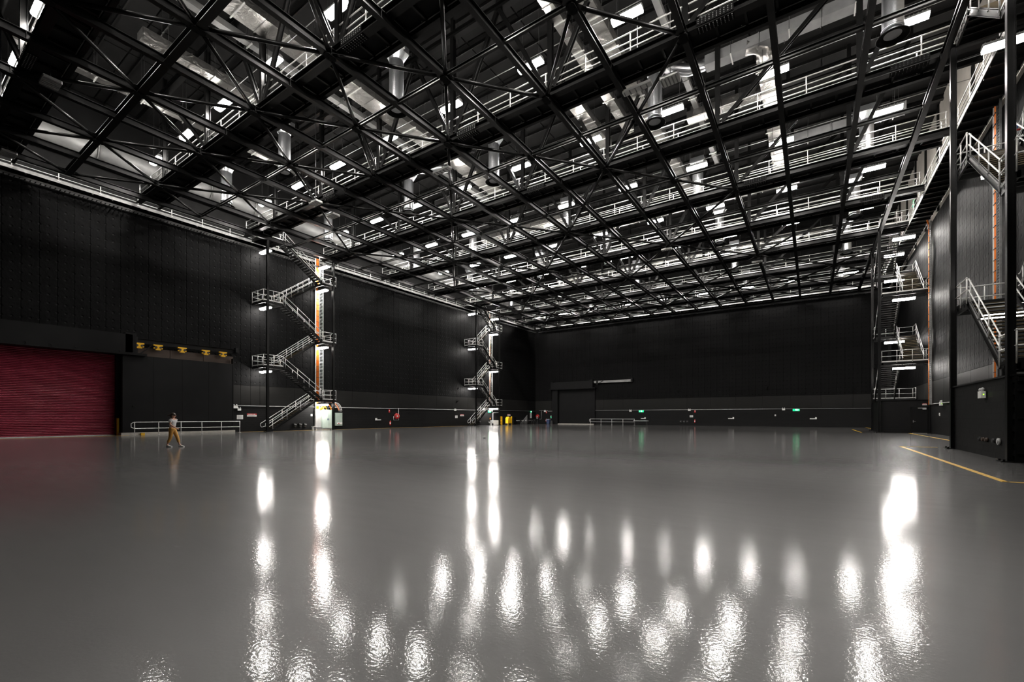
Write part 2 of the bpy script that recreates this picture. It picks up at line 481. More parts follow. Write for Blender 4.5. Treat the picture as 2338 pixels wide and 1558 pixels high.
# recess behind the openings
o = obj('trim_1', MB().box(XL - .9, XL - .5, 2.8, 20.2, 0, 7.2), MATTE); o['kind'] = 'structure'
o = obj('trim_2', MB().box(-41.5, -33, YB + .45, YB + .8, 0, 7), MATTE); o['kind'] = 'structure'
# upper walls, set back behind the perimeter catwalks
uw = obj('wall_left_upper', MB().box(XL - 2.4, XL - 2, YF, YB + 2, ZW - .3, ZROOF).box(XL - 2.4, XL, YF, YB + 2, ZW - .3, ZW - .02), UPPER); uw['kind'] = 'structure'
ub = obj('wall_back_upper', MB().box(XL - 2, XR + 2, YB + 2, YB + 2.4, ZW - .3, ZROOF).box(XL - 2, XR + 2, YB, YB + 2.2, ZW - .3, ZW - .02), UPPER); ub['kind'] = 'structure'
ur = obj('wall_right_upper', MB().box(XR, XR + .4, YF, YB + 2, ZW - .02, ZROOF), BEIGE); ur['kind'] = 'structure'
for k in range(17):
    # dark stripes (steel wall posts) on the pale upper wall
    inst('wall_post', 'uwpost', lambda b: b.box(-.14, 0, -.12, .12, 0, ZROOF - ZW), STEEL, (XR, -3 + k * 4.8, ZW), ur)
# conduit along the three walls at the head of the blockwork
def conduit(name, pts, r, label, par=None):
    return tag(obj(name, MB().tube(pts, r, 6), PVC), label, 'conduit', 'pale conduits along the walls')
conduit('wall_conduit', [(XL + .08, 20.6, 2.52), (XL + .08, YB - .1, 2.52)], .035, 'pale conduit running along the left wall at the head of the blockwork')
conduit('wall_conduit', [(-33.0, YB - .08, 2.58), (XR - .1, YB - .08, 2.58)], .035, 'pale conduit running along the back wall to the right of its dark door')
conduit('wall_conduit', [(-44.9, YB - .08, 2.62), (-43, YB - .08, 2.62), (-42.9, YB - .08, 2.5), (-41.9, YB - .08, 2.5)], .03, 'short stepped conduit on the back wall left of its dark door')
conduit('wall_conduit', [(XR - .08, 28.0, 2.56), (XR - .08, 52.9, 2.56)], .03, 'pale conduit along the right wall between both stair bases')
conduit('wall_conduit', [(XL + .1, 40.75, 2.6), (XL + .1, 40.75, 1.0), (XL + .1, 39.9, 1.0), (XL + .1, 39.9, 1.5)], .03, 'looped drop conduit around the red hose reel on the left wall')
conduit('wall_conduit', [(-44.4, YB - .1, 2.6), (-44.4, YB - .1, .95), (-44.9, YB - .1, .95)], .03, 'drop conduit beside the hose reel on the back wall')
conduit('wall_conduit', [(XL + .15, 61.8, 0), (XL + .15, 61.8, 2.1), (XL + .15, 63.4, 2.15)], .06, 'thick grey pipe frame on the left wall beside the yellow machine')

# ------------------------------------------------------------------ roof
ce = thing('ceiling', (0, 0, ZROOF), kind='structure')
obj('roof_deck', MB().box(XL - 2.4, XR + .4, YF - .4, YB + 2.4, ZROOF + .12, ZROOF + .3), ROOFM, ce)
for i in range(14):
    for j in range(20):
        wx = (XR - XL + 2.0) / 14; wy = (YB - YF + 2) / 20
        x = XL - 2 + wx * (i + .5); y = YF + wy * (j + .5)
        inst('roof_panel', 'roofp', lambda b: b.cbox(-wx / 2 + .05, wx / 2 - .05, -wy / 2 + .05, wy / 2 - .05, 0, .1, .03), ROOFM, (x, y, ZROOF + .02), ce)
for k in range(41):
    inst('purlin', 'purlin', lambda b: b.ibar((XL - 2, 0, 0), (XR, 0, 0), .08, .22, .012), STEEL, (0, YF + 1 + k * 2.06, ZROOF - .12), ce)

# ------------------------------------------------------------------ longitudinal steel beams of the grid
for i in range(-2, 13):
    x = BX(i)
    t = thing('steel_girder', (x, 35, ZG), 'black steel grid beam running front to back, %s from the left wall' % ORD[i + 3], 'steel beam', 'steel grid beams running front to back')
    obj('beam_rail', MB().ibar((x, YF, ZG + .19), (x, YB + .2, ZG + .19), .26, .38, .03), STEEL, t)
    for j in range(-2, 17):
        inst('web_stiffener', 'wst', lambda b: b.box(-.125, -.02, -.01, .01, 0, .32).box(.02, .125, -.01, .01, 0, .32), STEEL, (x, RY(j), ZG + .03), t)
# cross beams on the even rows
for n, j in enumerate(range(-2, 17, 2)):
    y = RY(j)
    big = j <= 0
    t = thing('cross_girder', (-18, y, ZG), 'black steel cross beam from side to side, %s one from the camera end' % ORD[n + 1], 'steel beam', 'steel cross beams between the catwalks')
    for i in range(-2, 12):
        a, b_ = BX(i) + .14, BX(i + 1) - .14
        mb = MB()
        if big: mb.ibar((a, y, ZG + .19), (b_, y, ZG + .19), .34, .38, .03)
        else: mb.ibar((a, y, ZG + .2), (b_, y, ZG + .2), .15, .2, .02)
        obj('beam_segment', mb, STEEL, t)
# plan bracing tubes and gussets
for n, j in enumerate(range(-1, 17)):
    y0, y1 = RY(j), RY(j + 1)
    if y1 > YB: continue
    t = thing('plan_bracing', (-18, (y0 + y1) / 2, ZG), 'black tubular cross bracing of the %s grid bay from the camera' % ORD[n + 1], 'bracing', 'tubular bracing in the ceiling grid')
    for i in range(-2, 12):
        a, b_ = (BX(i), BX(i + 1))
        up = (i + j) % 2 == 0
        if 3 <= j < 13 and not ((up and (i - j) % 4 == 2) or (not up and (i + j + 1) % 4 == 0)): continue
        if (i >= 9 and j < 10) or (i == -2 and j > 1): continue
        if up: p, q = (a, y0), (b_, y1)
        else: p, q = (a, y1), (b_, y0)
        P, Q = Vector((*p, ZG + .12)), Vector((*q, ZG + .12)); d = (Q - P).normalized()
        obj('brace_tube', MB().tube([P + d * .45, Q - d * .45], .095, 8).bar(P + d * .12, P + d * .6, .22, .03).bar(Q - d * .6, Q - d * .12, .22, .03), STEEL, t)
    for i in range(-1, 11):
        if (i + j) % 2 == 0 and not (i >= 10 and j < 13) and (j < 4 or j > 12 or (i - j) % 4 == 2):
            def gus(b):
                b.cbox(-.19, .19, -.3, .3, -.05, -.012, .1)
                for sx in (-1, 1):
                    for k in range(3): b.box(sx * .12 - .016, sx * .12 + .016, -.22 + k * .2, -.188 + k * .2, -.075, -.05)
            inst('gusset_plate', 'gusset', gus, MATTE, (BX(i), y0, ZG), t)

# ------------------------------------------------------------------ roof trusses over the catwalk rows
ZC, ZT = ZG + .38, 25.6
CROWS = list(range(-1, 16, 2))
for n, j in enumerate(CROWS):
    y = RY(j) + .45
    t = thing('roof_truss', (-18, y, ZC), 'black steel roof truss standing on the %s catwalk row from the camera' % ORD[n + 1], 'truss', 'roof trusses across the stage')
    obj('bottom_chord', MB().ibar((XL + .2, y, ZC + .19), (XR - .4, y, ZC + .19), .38, .38, .03), STEEL, t)
    obj('top_chord', MB().ibar((XL + .2, y, ZT), (XR - .4, y, ZT), .36, .36, .03), STEEL, t)
    for i in range(-1, 13):
        x = BX(i)
        if i % 2:
            inst('truss_post', 'tpost', lambda b: b.ibar((0, 0, 0), (0, 0, ZT - .18 - ZC - .38), .26, .28, .02), STEEL, (x, y, ZC + .38), t)
            inst('roof_post', 'rpost', lambda b: b.ibar((0, 0, 0), (0, 0, ZROOF - .3 - ZT - .18), .22, .22, .02), STEEL, (x, y, ZT + .18), t)
            for sx in (-1, 1):
                if (i >= 8 and sx < 0) or (i <= 2 and sx > 0): continue
                st = 2 * sx if (i >= 8 or i <= 2) else sx
                if -2 <= i + st <= 12 or (i == 11 and sx > 0):
                    xx = BX(min(i + st, 12))
                    obj('truss_diagonal', MB().ibar((x + sx * .25, y, ZC + .5), (xx - sx * .1, y, ZT - .2), .22, .22, .02, up=(0, 1, 0)), STEEL, t)
        else:
            inst('roof_post', 'rpost', lambda b: None, STEEL, (x, y, ZT + .18), t)
    def splice(b):
        b.box(-.75, .75, -.225, -.205, .05, .33).box(-.75, .75, -.2, .2, -.03, -.005)
    def bolts(b):
        for k in range(10):
            for zz in (.1, .19, .28): b.box(-.69 + k * .15, -.655 + k * .15, -.25, -.22, zz, zz + .035)
            for yy in (-.14, -.05, .05, .14): b.box(-.69 + k * .15, -.655 + k * .15, yy - .018, yy + .018, -.06, -.03)
    for i in ((5, 12) if n % 2 else (1, 5, 9)):
        sp = inst('splice_plate', 'splice', splice, MATTE, (BX(i) + (1.25 if i < 12 else -1.2), y, ZC), t)
        inst('bolt_rows', 'splbolt%d' % (n < 3), bolts, GREYDUCT if n < 3 else DARK, (BX(i) + (1.25 if i < 12 else -1.2), y, ZC), sp)

# ------------------------------------------------------------------ catwalks
ZD = ZC + .40
def rails(par, axis, c, a0, a1, z, gap=()):
    for h, nm in ((1.05, 'top_rail'), (.62, 'mid_rail'), (.3, 'lower_rail')):
        p, q = ((a0, c, z + h), (a1, c, z + h)) if axis == 'X' else ((c, a0, z + h), (c, a1, z + h))
        obj(nm, MB().tube([p, q], .027 if h < 1 else .031, 6), GALV, par)
    n = max(2, int(round((a1 - a0) / 2.35)) + 1)
    for k in range(n):
        a = a0 + .05 + (a1 - a0 - .1) * k / (n - 1)
        loc = (a, c, z) if axis == 'X' else (c, a, z)
        inst('rail_post', 'rpost_' + axis, lambda b: b.tube([(0, 0, -.1), (0, 0, 1.06)], .03, 6).box(-.07, .07, -.07, .07, -.02, .02).ell((0, 0, 1.05), (.045, .045, .045), 8, 4).ell((0, 0, .62), (.04, .04, .04), 8, 4), GALV, loc, par)
def catwalk(label, axis, a0, a1, c0, c1, z, group, near=True, far=True, step=1.18, kick=GALV):
    mid = ((a0 + a1) / 2, (c0 + c1) / 2, z) if axis == 'X' else ((c0 + c1) / 2, (a0 + a1) / 2, z)
    t = thing('catwalk', mid, label, 'catwalk', group)
    def bx(x0, x1, y0, y1, za, zb, b=None):
        b = b or MB()
        return b.box(x0, x1, y0, y1, za, zb) if axis == 'X' else b.box(y0, y1, x0, x1, za, zb)
    obj('deck', bx(a0, a1, c0, c1, z - .04, z), DECK, t)
    wd = c1 - c0
    n = int((a1 - a0) / step)
    for k in range(n):
        a = a0 + (k + .5) * step
        loc = (a, (c0 + c1) / 2, z - .2) if axis == 'X' else ((c0 + c1) / 2, a, z - .2)
        inst('deck_joist', 'joist%s%.2f' % (axis, wd), lambda b: (b.box(-.05, .05, -wd / 2 + .02, wd / 2 - .02, 0, .16) if axis == 'X' else b.box(-wd / 2 + .02, wd / 2 - .02, -.05, .05, 0, .16)), STEEL, loc, t)
    for side, c, on in (('n', c0, near), ('f', c1, far)):
        sg = -1 if side == 'n' else 1
        obj('toe_board', bx(a0, a1, min(c, c + sg * .03), max(c, c + sg * .03), z - .12, z + .13), kick, t)
        if on: rails(t, axis, c + sg * .0, a0, a1, z + .02)
    return t
for n, j in enumerate(CROWS):
    y = RY(j)
    t = catwalk('black overhead catwalk from side to side with galvanised rails, %s one from the camera' % ORD[n + 1], 'X', XL + .3, XR - 1.7, y + .5, y + 1.7, ZD, 'catwalks across the stage')
    obj('edge_beam', MB().ibar((XL + .3, y + 1.78, ZC + .17), (XR - 1.7, y + 1.78, ZC + .17), .2, .34, .03), STEEL, t)
catwalk('perimeter catwalk above the top of the left wall with galvanised rails', 'Y', YF + .5, YB, XL - 1.6, XL - .35, ZW + .55, 'catwalks around the walls', near=False, kick=GALVD)
catwalk('perimeter catwalk along the right wall with galvanised rails', 'Y', YF + .5, YB, XR - 1.45, XR - .15, ZW + .4, 'catwalks around the walls', far=False, step=1.0)
catwalk('perimeter catwalk above the top of the back wall with galvanised rails', 'X', XL, XR - 1.6, YB + .15, YB + 1.5, ZW + .7, 'catwalks around the walls', far=False)
# cable trays around the heads of the walls
def tray(axis, p, a0, a1, z, label):
    t = thing('cable_tray', (p, (a0 + a1) / 2, z) if axis == 'Y' else ((a0 + a1) / 2, p, z), label, 'cable tray', 'dark cable trays below the catwalks')
    mb = MB()
    for e in (-.18, .18):
        q0, q1 = ((p + e, a0, z), (p + e, a1, z)) if axis == 'Y' else ((a0, p + e, z), (a1, p + e, z))
        mb.bar(q0, q1, .02, .12)
    obj('tray_side', mb, DARK, t)
    mb = MB(); a = a0
    while a < a1:
        q0, q1 = ((p - .18, a, z - .04), (p + .18, a, z - .04)) if axis == 'Y' else ((a, p - .18, z - .04), (a, p + .18, z - .04))
        mb.bar(q0, q1, .06, .02); a += .25
    for q in range(int((a1 - a0) / 3)):
        e = a0 + 1.5 + q * 3
        inst('tray_bracket', 'trb' + axis, lambda b: (b.box(-.29, .2, -.03, .03, -.1, -.05) if axis == 'Y' else b.box(-.03, .03, -.2, .29, -.1, -.05)), STEEL, (p, e, z) if axis == 'Y' else (e, p, z), t)
    o = obj('tray_rungs', mb, DARK, t); o['kind'] = 'stuff'
tray('Y', XL + .35, YF + 1, YB - .5, 18.05, 'dark cable tray along the top of the left wall')
tray('X', YB - .35, XL + 1, XR - 2, 18.05, 'dark cable tray along the top of the back wall')

# ------------------------------------------------------------------ high-bay lamps
LX = [-42.9, -37.2, -31.6, -25.6, -19.5, -13.45, -7.75, -1.9, 4.1]
LROW = [(-1, 5.2, 21.7), (1, 13.45, 21.7), (3, 21.85, 21.7), (5, 30.25, 21.7), (7, 38.2, 21.7), (9, 46.45, 21.7), (11, 54.8, 21.7), (15, 71.6, 20.1)]
def housing(b):
    b.prism([(-.23, .02), (.23, .02), (.17, .16), (.07, .2), (-.07, .2), (-.17, .16)], 0, -.78, .78)
    for k in range(9): b.box(-.7 + k * .17, -.67 + k * .17, -.09, .09, .2, .26)
def diffuser(b):
    b.prism([(-.22, .02), (-.21, -.08), (-.13, -.14), (.13, -.14), (.21, -.08), (.22, .02)], 0, -.76, .76)
def lamp(loc, label, group, rod=None, m=None, key='L', cat='lamp', nm='high_bay_lamp'):
    t = thing(nm, loc, label, cat, group)
    inst('lamp_housing', key + 'h', housing, GREYDUCT, loc, t)
    inst('lamp_diffuser', key + 'd', diffuser, m or LAMP, loc, t)
    if rod:
        for sx in (-.55, .55):
            inst('hanger_rod', key + 'r%.1f' % rod, lambda b: b.tube([(0, 0, .2), (0, 0, rod)], .012, 5), DARK, (loc[0] + sx, loc[1], loc[2]), t)
    return t
# ------------------------------------------------------------------ ducts above the grid
def hangers(t, pts):
    for x, y, z in pts:
        inst('hanger_rod', 'hr%.1f' % z, lambda b: b.tube([(0, 0, 0), (0, 0, ZROOF - z)], .012, 5), DARK, (x, y, z), t)
FOOT = []
def rect_duct(name, label, axis, c, a0, a1, z, wd, ht, m, seam=2.4, group='foil wrapped ducts above the grid'):
    t = thing(name, (c, (a0 + a1) / 2, z) if axis == 'Y' else ((a0 + a1) / 2, c, z), label, 'duct', group)
    FOOT.append((c - wd / 2 - .1, c + wd / 2 + .1, a0, a1, z) if axis == 'Y' else (a0, a1, c - wd / 2 - .1, c + wd / 2 + .1, z))
    a = a0
    while a < a1 - .05:
        b_ = min(a + seam, a1)
        mb = MB()
        k = .03
        if axis == 'Y':
            mb.cbox(c - wd / 2, c + wd / 2, a + .02, b_ - .02, z, z + ht, .04).box(c - wd / 2 - k, c + wd / 2 + k, b_ - .05, b_, z - k, z + ht + k)
        else:
            mb.cbox(a + .02, b_ - .02, c - wd / 2, c + wd / 2, z, z + ht, .04).box(b_ - .05, b_, c - wd / 2 - k, c + wd / 2 + k, z - k, z + ht + k)
        obj('duct_section', mb, m, t)
        for e in (-1, 1):
            if axis == 'Y': hangers(t, [(c + e * (wd / 2 + .05), (a + b_) / 2, z)])
            else: hangers(t, [((a + b_) / 2, c + e * (wd / 2 + .05), z)])
        mb = MB()
        if axis == 'Y': mb.box(c - wd / 2 - .12, c + wd / 2 + .12, (a + b_) / 2 - .03, (a + b_) / 2 + .03, z - .06, z - .005)
        else: mb.box((a + b_) / 2 - .03, (a + b_) / 2 + .03, c - wd / 2 - .12, c + wd / 2 + .12, z - .06, z - .005)
        obj('duct_bearer', mb, GALV, t)
        a = b_
    return t
D_WIDE = rect_duct('foil_duct', 'widest foil wrapped duct running front to back over the left half', 'Y', -25.2, 3, 34.5, 23.0, 1.35, .7, FOIL)
rect_duct('grey_duct', 'plain grey duct running beside the widest foil wrapped duct', 'Y', -27.3, 3, 36, 23.2, .42, .35, GREYDUCT, 4.0)
rect_duct('foil_duct', 'foil wrapped duct running front to back over the room centre', 'Y', -9.9, 14, 46, 23.0, 1.0, .6, FOIL)
rect_duct('foil_duct', 'narrow foil wrapped duct left of the centre foil duct', 'Y', -11.5, 18, 33, 23.0, .6, .5, FOIL)
rect_duct('grey_duct', 'plain grey duct right of the centre foil duct', 'Y', -7.2, 16, 44, 24.5, .35, .3, GREYDUCT, 4.0)
rect_duct('foil_duct', 'short bright foil duct hanging at the upper centre', 'Y', -13.6, 26.5, 33.5, 22.9, .9, .55, FOIL)
D_SILV = rect_duct('silver_duct', 'plain silver duct running from side to side over the right half', 'X', 30.1, -5.6, 5.5, 23.4, .75, .6, SILV, 3.0, 'silver ducts above the grid')
D_BR = rect_duct('foil_duct', 'foil branch duct leading back from the silver side duct', 'Y', -2.4, 30.8, 45.5, 23.2, .9, .55, FOIL)
rect_duct('foil_duct', 'foil cross duct behind the silver side duct', 'X', 35.6, -7.9, -3.0, 23.9, .7, .6, FOIL)
rect_duct('silver_duct', 'plain silver duct far right behind the foil cross duct', 'X', 42.0, -1.8, 5.5, 23.2, .75, .6, SILV, 3.0, 'silver ducts above the grid')
rect_duct('foil_duct', 'foil cross duct over the far centre of the room', 'X', 48.8, -22, -1, 23.2, .8, .6, FOIL)
rect_duct('foil_duct', 'foil duct running front to back on the far left', 'Y', -31.2, 9, 16, 22.6, .9, .55, FOIL)
rect_duct('foil_duct', 'narrow foil duct above the nearest left grid bays', 'Y', -37.5, 5, 22, 22.8, .5, .4, FOIL)
rect_duct('foil_duct', 'foil cross duct over the far left of the room', 'X', 44, -34, -22, 23.1, .9, .6, FOIL)
rect_duct('foil_duct', 'foil cross duct near the back wall', 'X', 63.5, -34, 2, 23.0, .9, .6, FOIL)
# elbows
def elbow(name, pts, r, label, m, par):
    return tag(obj(name, MB().tube(pts, r, 12), m, par), label)
elbow('foil_elbow', [(-3.3, 30.1, 23.7), (-2.8, 30.2, 23.65), (-2.5, 30.5, 23.6), (-2.4, 31.1, 23.5)], .42, 'bulging foil elbow', FOIL, D_SILV)
elbow('silver_elbow', [(-8.1, 27.6, 23.2), (-8.05, 28.2, 23.7), (-7.5, 29.4, 23.8), (-6.6, 30.0, 23.7), (-5.6, 30.1, 23.7)], .36, 'polished round elbow', ALU, D_SILV)
elbow('foil_elbow', [(-2.4, 35.0, 23.5), (-2.6, 35.5, 24.0), (-3.2, 35.6, 24.2)], .42, 'bulging foil elbow', FOIL, D_BR)
elbow('silver_elbow', [(-28.6, 27.0, 22.6), (-28.5, 27.6, 23.1), (-27.6, 28.6, 23.2), (-26.4, 29.0, 23.2)], .42, 'polished round elbow', ALU, D_WIDE)
# big round grey duct along the left upper wall
t = thing('round_duct', (XL - .9, 36, 21.6), 'very large round grey duct along the left upper wall', 'duct')
a = YF + 1
while a < YB - 1:
    obj('duct_section', MB().tube([(XL - .9, a + .03, 22.4), (XL - .9, a + 3.9, 22.4)], .85, 20), GREYDUCT, t)
    obj('duct_flange', MB().tube([(XL - .9, a - .03, 22.4), (XL - .9, a + .03, 22.4)], .9, 20), GREYDUCT, t)
    a += 3.93
# spiral drop ducts with round nozzles
def drop(k, x, y, zb, disc, label):
    t = thing('spiral_duct', (x, y, zb), label, 'duct', 'spiral drop ducts with round nozzles')
    zt = zb + 4.2
    inst('spiral_pipe', 'spipe', lambda b: b.tube([(0, 0, .35), (0, 0, 2.9)], .42, 18, cap=False).tube([(0, 0, .33), (0, 0, .4)], .45, 18), ALU, (x, y, zb), t)
    def hood(b):
        n = 16; v = []; f = []
        for q in range(n):
            a = 2 * math.pi * q / n; c, s_ = math.cos(a), math.sin(a)
            v.append((.42 * c, .42 * s_, 2.9))
        for q in range(n):
            a = 2 * math.pi * q / n; c, s_ = math.cos(a), math.sin(a); mx = max(abs(c), abs(s_))
            v.append((.55 * c / mx, .5 * s_ / mx, 3.4))
        for q in range(n):
            a = 2 * math.pi * q / n; c, s_ = math.cos(a), math.sin(a); mx = max(abs(c), abs(s_))
            v.append((.55 * c / mx, .5 * s_ / mx, 3.8))
        f = [(r_ * n + q, r_ * n + (q + 1) % n, (r_ + 1) * n + (q + 1) % n, (r_ + 1) * n + q) for r_ in range(2) for q in range(n)]
        b.add(v, f)
    inst('duct_hood', 'shood', hood, ALU, (x, y, zb), t)
    inst('duct_neck', 'sneck', lambda b: b.tube([(0, 0, .1), (0, 0, .35)], .36, 18), ALU, (x, y, zb), t)
    hangers(t, [(x + .6, y, zb + 3.5), (x - .6, y, zb + 3.5)])
    inst('duct_bearer', 'sbear', lambda b: b.box(-.7, .7, -.03, .03, 3.42, 3.5), GALV, (x, y, zb), t)
    if disc:
        inst('air_nozzle', 'snoz', lambda b: b.lathe((0, 0, 0), [(.34, .22), (.5, .1), (.66, 0), (.62, -.03), (.42, .04), (.3, .14), (.001, .15)], 24), MATTE, (x, y, zb), t)
DX = [-42.2, -32.9, -20.6, -8.15, 3.2]
DYR = [18.2, 28.0, 40.6, 51.4, 62.4, 74.0]
nmX = ['nearest the left wall', 'over the left half', 'left of the room centre', 'right of the room centre', 'near the right wall']
for b_, y in enumerate(DYR):
    for a_, x in enumerate(DX):
        if b_ == 0 and a_ > 2: continue
        if a_ == 1 and b_ in (1, 3): x = -30.1
        drop(0, x, y, 19.75 if b_ < 5 else 19.2, True, 'spiral drop duct %s, %s row from camera' % (nmX[a_], ORD[b_ + 1]))
def rod_top(x, y):
    # rods stop at the duct above, if there is one
    top = ZROOF - .1
    for x0, x1, y0, y1, z in FOOT:
        if x + .7 > x0 and x - .7 < x1 and y + .15 > y0 and y - .15 < y1: top = min(top, z - .06)
    return top
for r, (j, y, z) in enumerate(LROW):
    for c, x in enumerate(LX):
        lamp((x, y, z), 'lit white high-bay lamp, %s from the left in the %s lamp row from the camera' % (ORD[c + 1], ORD[r + 1]), 'high-bay lamps over the catwalks', rod=rod_top(x, y) - z)
    t = tag(obj('lamp_conduit', MB().tube([(XL + 1, y, z + .42), (XR - .5, y, z + .42)], .022, 6), GALVD),
            'thin conduit rail strung above the %s lamp row from the camera' % ORD[r + 1], 'conduit', 'conduit rails above the lamps')

# flat pale boxes fixed beneath catwalks
def flatbox(x, y, z, sx, sy, label):
    t = thing('heater_box', (x, y, z), label, 'box', 'flat grey boxes below the catwalks')
    obj('box_body', MB().cbox(x - sx, x + sx, y - sy, y + sy, z, z + .14, .03), WHITE if 'pale' in label else GREYDUCT, t)
    mb = MB()
    for k in range(5): mb.box(x - sx * .9 + k * sx * .38, x - sx * .9 + k * sx * .38 + .05, y - sy * .9, y + sy * .9, z - .03, z)
    obj('box_grille', mb, GREYDUCT, t)
    obj('box_bracket', MB().bar((x, y, z + .1), (x, y, ZROOF), .03, .03), DARK, t)
flatbox(-31.8, 5.6, 18.25, .45, .35, 'grey ribbed box under the nearest catwalk at upper left')
flatbox(-42.7, 5.6, 18.25, .45, .35, 'grey ribbed box under the nearest catwalk at the left wall')
flatbox(-21.2, 22.8, 18.4, .75, .18, 'long pale flat box under the second catwalk row')
flatbox(-7.5, 22.7, 18.4, .75, .18, 'long pale flat box under a catwalk by the silver elbow')
flatbox(-5.9, 22.9, 18.3, .45, .35, 'square pale flat box beside the long pale flat box at upper centre')
flatbox(-32.7, 20.6, 18.4, .5, .3, 'square pale flat box under a catwalk left of centre')
flatbox(-33.4, 22.6, 18.3, .5, .35, 'pale flat box behind another flat box left of centre')
flatbox(-12.2, 46.0, 18.3, .5, .2, 'small pale flat box under a far catwalk')
flatbox(-5.0, 55.2, 18.3, .5, .2, 'small pale flat box under a farther right catwalk')

# ------------------------------------------------------------------ stair towers
def tower(label, xr, xw, ya, yb, base=False, cols=None, lampnames='', km=GALV, lm=None):
    lm = lm or SLAMP
    d = 1 if yb > ya else -1
    sx = 1 if xr > xw else -1            # from the wall toward the room
    gap = .16
    lw = (abs(xr - xw) - gap - .1) / 2
    wl = sorted((xw + sx * .06, xw + sx * (.06 + lw)))
    rl = sorted((xr - sx * .04, xr - sx * (.04 + lw)))
    LV = [.18 + 3.12 * k for k in range(7)]
    LV[0] = 0
    ia, ib = ya + d * 1.9, yb - d * 1.6
    t = thing('stair_tower', ((xr + xw) / 2, (ya + yb) / 2, 0), label, 'staircase', 'black steel stair towers')
    for (cx, cy) in cols:
        c = obj('column', MB().ibar((cx, cy, 0), (cx, cy, ZG - .02), .21, .21, .02, up=(1, 0, 0)), STEEL, t)
        obj('base_plate', MB().box(cx - .28, cx + .28, cy - .28, cy + .28, 0, .03).box(cx - .24, cx - .18, cy - .24, cy - .18, .03, .09).box(cx + .18, cx + .24, cy - .24, cy - .18, .03, .09).box(cx - .24, cx - .18, cy + .18, cy + .24, .03, .09), STEEL, c)
    # landings
    for k in range(1, 7):
        if base and k == 1:
            pass
        z = LV[k]
        y0, y1 = (sorted((ya, ia)) if k % 2 == 0 else sorted((yb, ib)))
        ye = ya if k % 2 == 0 else yb
        x0, x1 = sorted((xr, xw))
        mb = MB().box(x0 + .02, x1 - .02, y0, y1, z - .05, z)
        for a in (y0 + .04, y1 - .04): mb.box(x0 + .02, x1 - .02, a - .04, a + .04, z - .26, z - .05)
        for a in (x0 + .06, x1 - .06): mb.box(a - .04, a + .04, y0, y1, z - .26, z - .05)
        for q in range(1, 4): mb.box(x0, x1, y0 + (y1 - y0) * q / 4 - .03, y0 + (y1 - y0) * q / 4 + .03, z - .16, z - .05)
        l = obj('landing', mb, STEEL, t)
        iy = ia if k % 2 == 0 else ib
        edge = [((xr, ye), (xr, iy)), ((xr, ye), (xw + sx * .08, ye)), ((xw + sx * .08, ye), (xw + sx * .08, iy))]
        for p, q in edge:
            obj('kick_plate', MB().bar((*p, z + .05), (*q, z + .05), .012, .11), km, l)
            for h in (1.02, .52):
                obj('guard_rail', MB().tube([(*p, z + h), (*q, z + h)], .026, 6), GALV, l)
            L = math.dist(p, q); n = max(1, int(round(L / 1.1)))
            for g in range(n + 1):
                f = g / n
                inst('rail_post', 'tpost_s', lambda b: b.tube([(0, 0, -.08), (0, 0, 1.02)], .026, 6).ell((0, 0, 1.02), (.04, .04, .04), 6, 4).ell((0, 0, .52), (.036, .036, .036), 6, 4), GALV, (p[0] + (q[0] - p[0]) * f, p[1] + (q[1] - p[1]) * f, z), l)
    # flights
    for k in range(6):
        if base and k == 0: continue
        if k % 2 == 0: p, q, (x0, x1) = ia, ib, wl
        else: p, q, (x0, x1) = ib, ia, rl
        za, zb = LV[k], LV[k + 1]
        if k == 0: p = ia - d * .7
        e = 1 if q > p else -1
        mb = MB()
        for x in (x0 + .03, x1 - .03):
            mb.bar((x, p, za - .03), (x, q, zb - .03), .02, .3)
            for oz in (.14, -.14):
                mb.bar((x + (.03 if x > (x0 + x1) / 2 else -.03), p, za - .03 + oz), (x + (.03 if x > (x0 + x1) / 2 else -.03), q, zb - .03 + oz), .08, .02)
        fl_ = obj('stair_flight', mb, STEEL, t)
        n = 17
        key = 'tread%.2f_%d' % (x1 - x0, e)
        wt = x1 - x0 - .1
        for g in range(n):
            f = (g + .5) / n
            y = p + (q - p) * f; z = za + (zb - za) * (g + 1) / (n + 1)
            o = inst('tread', key, lambda b: b.box(-wt / 2, wt / 2, -.14, .14, -.04, 0), TREAD, ((x0 + x1) / 2, y, z), fl_)
            if g % 1 == 0:
                inst('tread_nosing', key + 'n', lambda b: b.box(-wt / 2 + .01, wt / 2 - .01, -.145 if e > 0 else .10, -.10 if e > 0 else .145, -.036, .006), NOSE, ((x0 + x1) / 2, y, z), fl_)
        for x in (x0 + .02, x1 - .02):
            for h, lo in ((.98, 0), (.5, 0)):
                if k == 0 and h > .9:
                    pts = [(x, p - e * .3, za + .42), (x, p - e * .42, za + .55), (x, p - e * .4, za + .8), (x, p - e * .2, za + h - .06), (x, q, zb + h), (x, q + e * .25, zb + h)]
                elif k == 0:
                    pts = [(x, p - e * .3, za + .42), (x, p, za + h), (x, q, zb + h), (x, q + e * .2, zb + h)]
                else:
                    pts = [(x, p - e * .2, za + h), (x, p, za + h), (x, q, zb + h), (x, q + e * .2, zb + h)]
                obj('handrail', MB().tube(pts, .026, 6), GALV, fl_)
            for g in range(4):
                f = .06 + .88 * g / 3
                inst('rail_post', 'fpost', lambda b: b.tube([(0, 0, 0), (0, 0, .98)], .026, 6).box(-.04, .04, -.06, .06, -.0, .02), GALV, (x, p + (q - p) * f, za + (zb - za) * f + .05), fl_)
    xm = (xr + xw) / 2
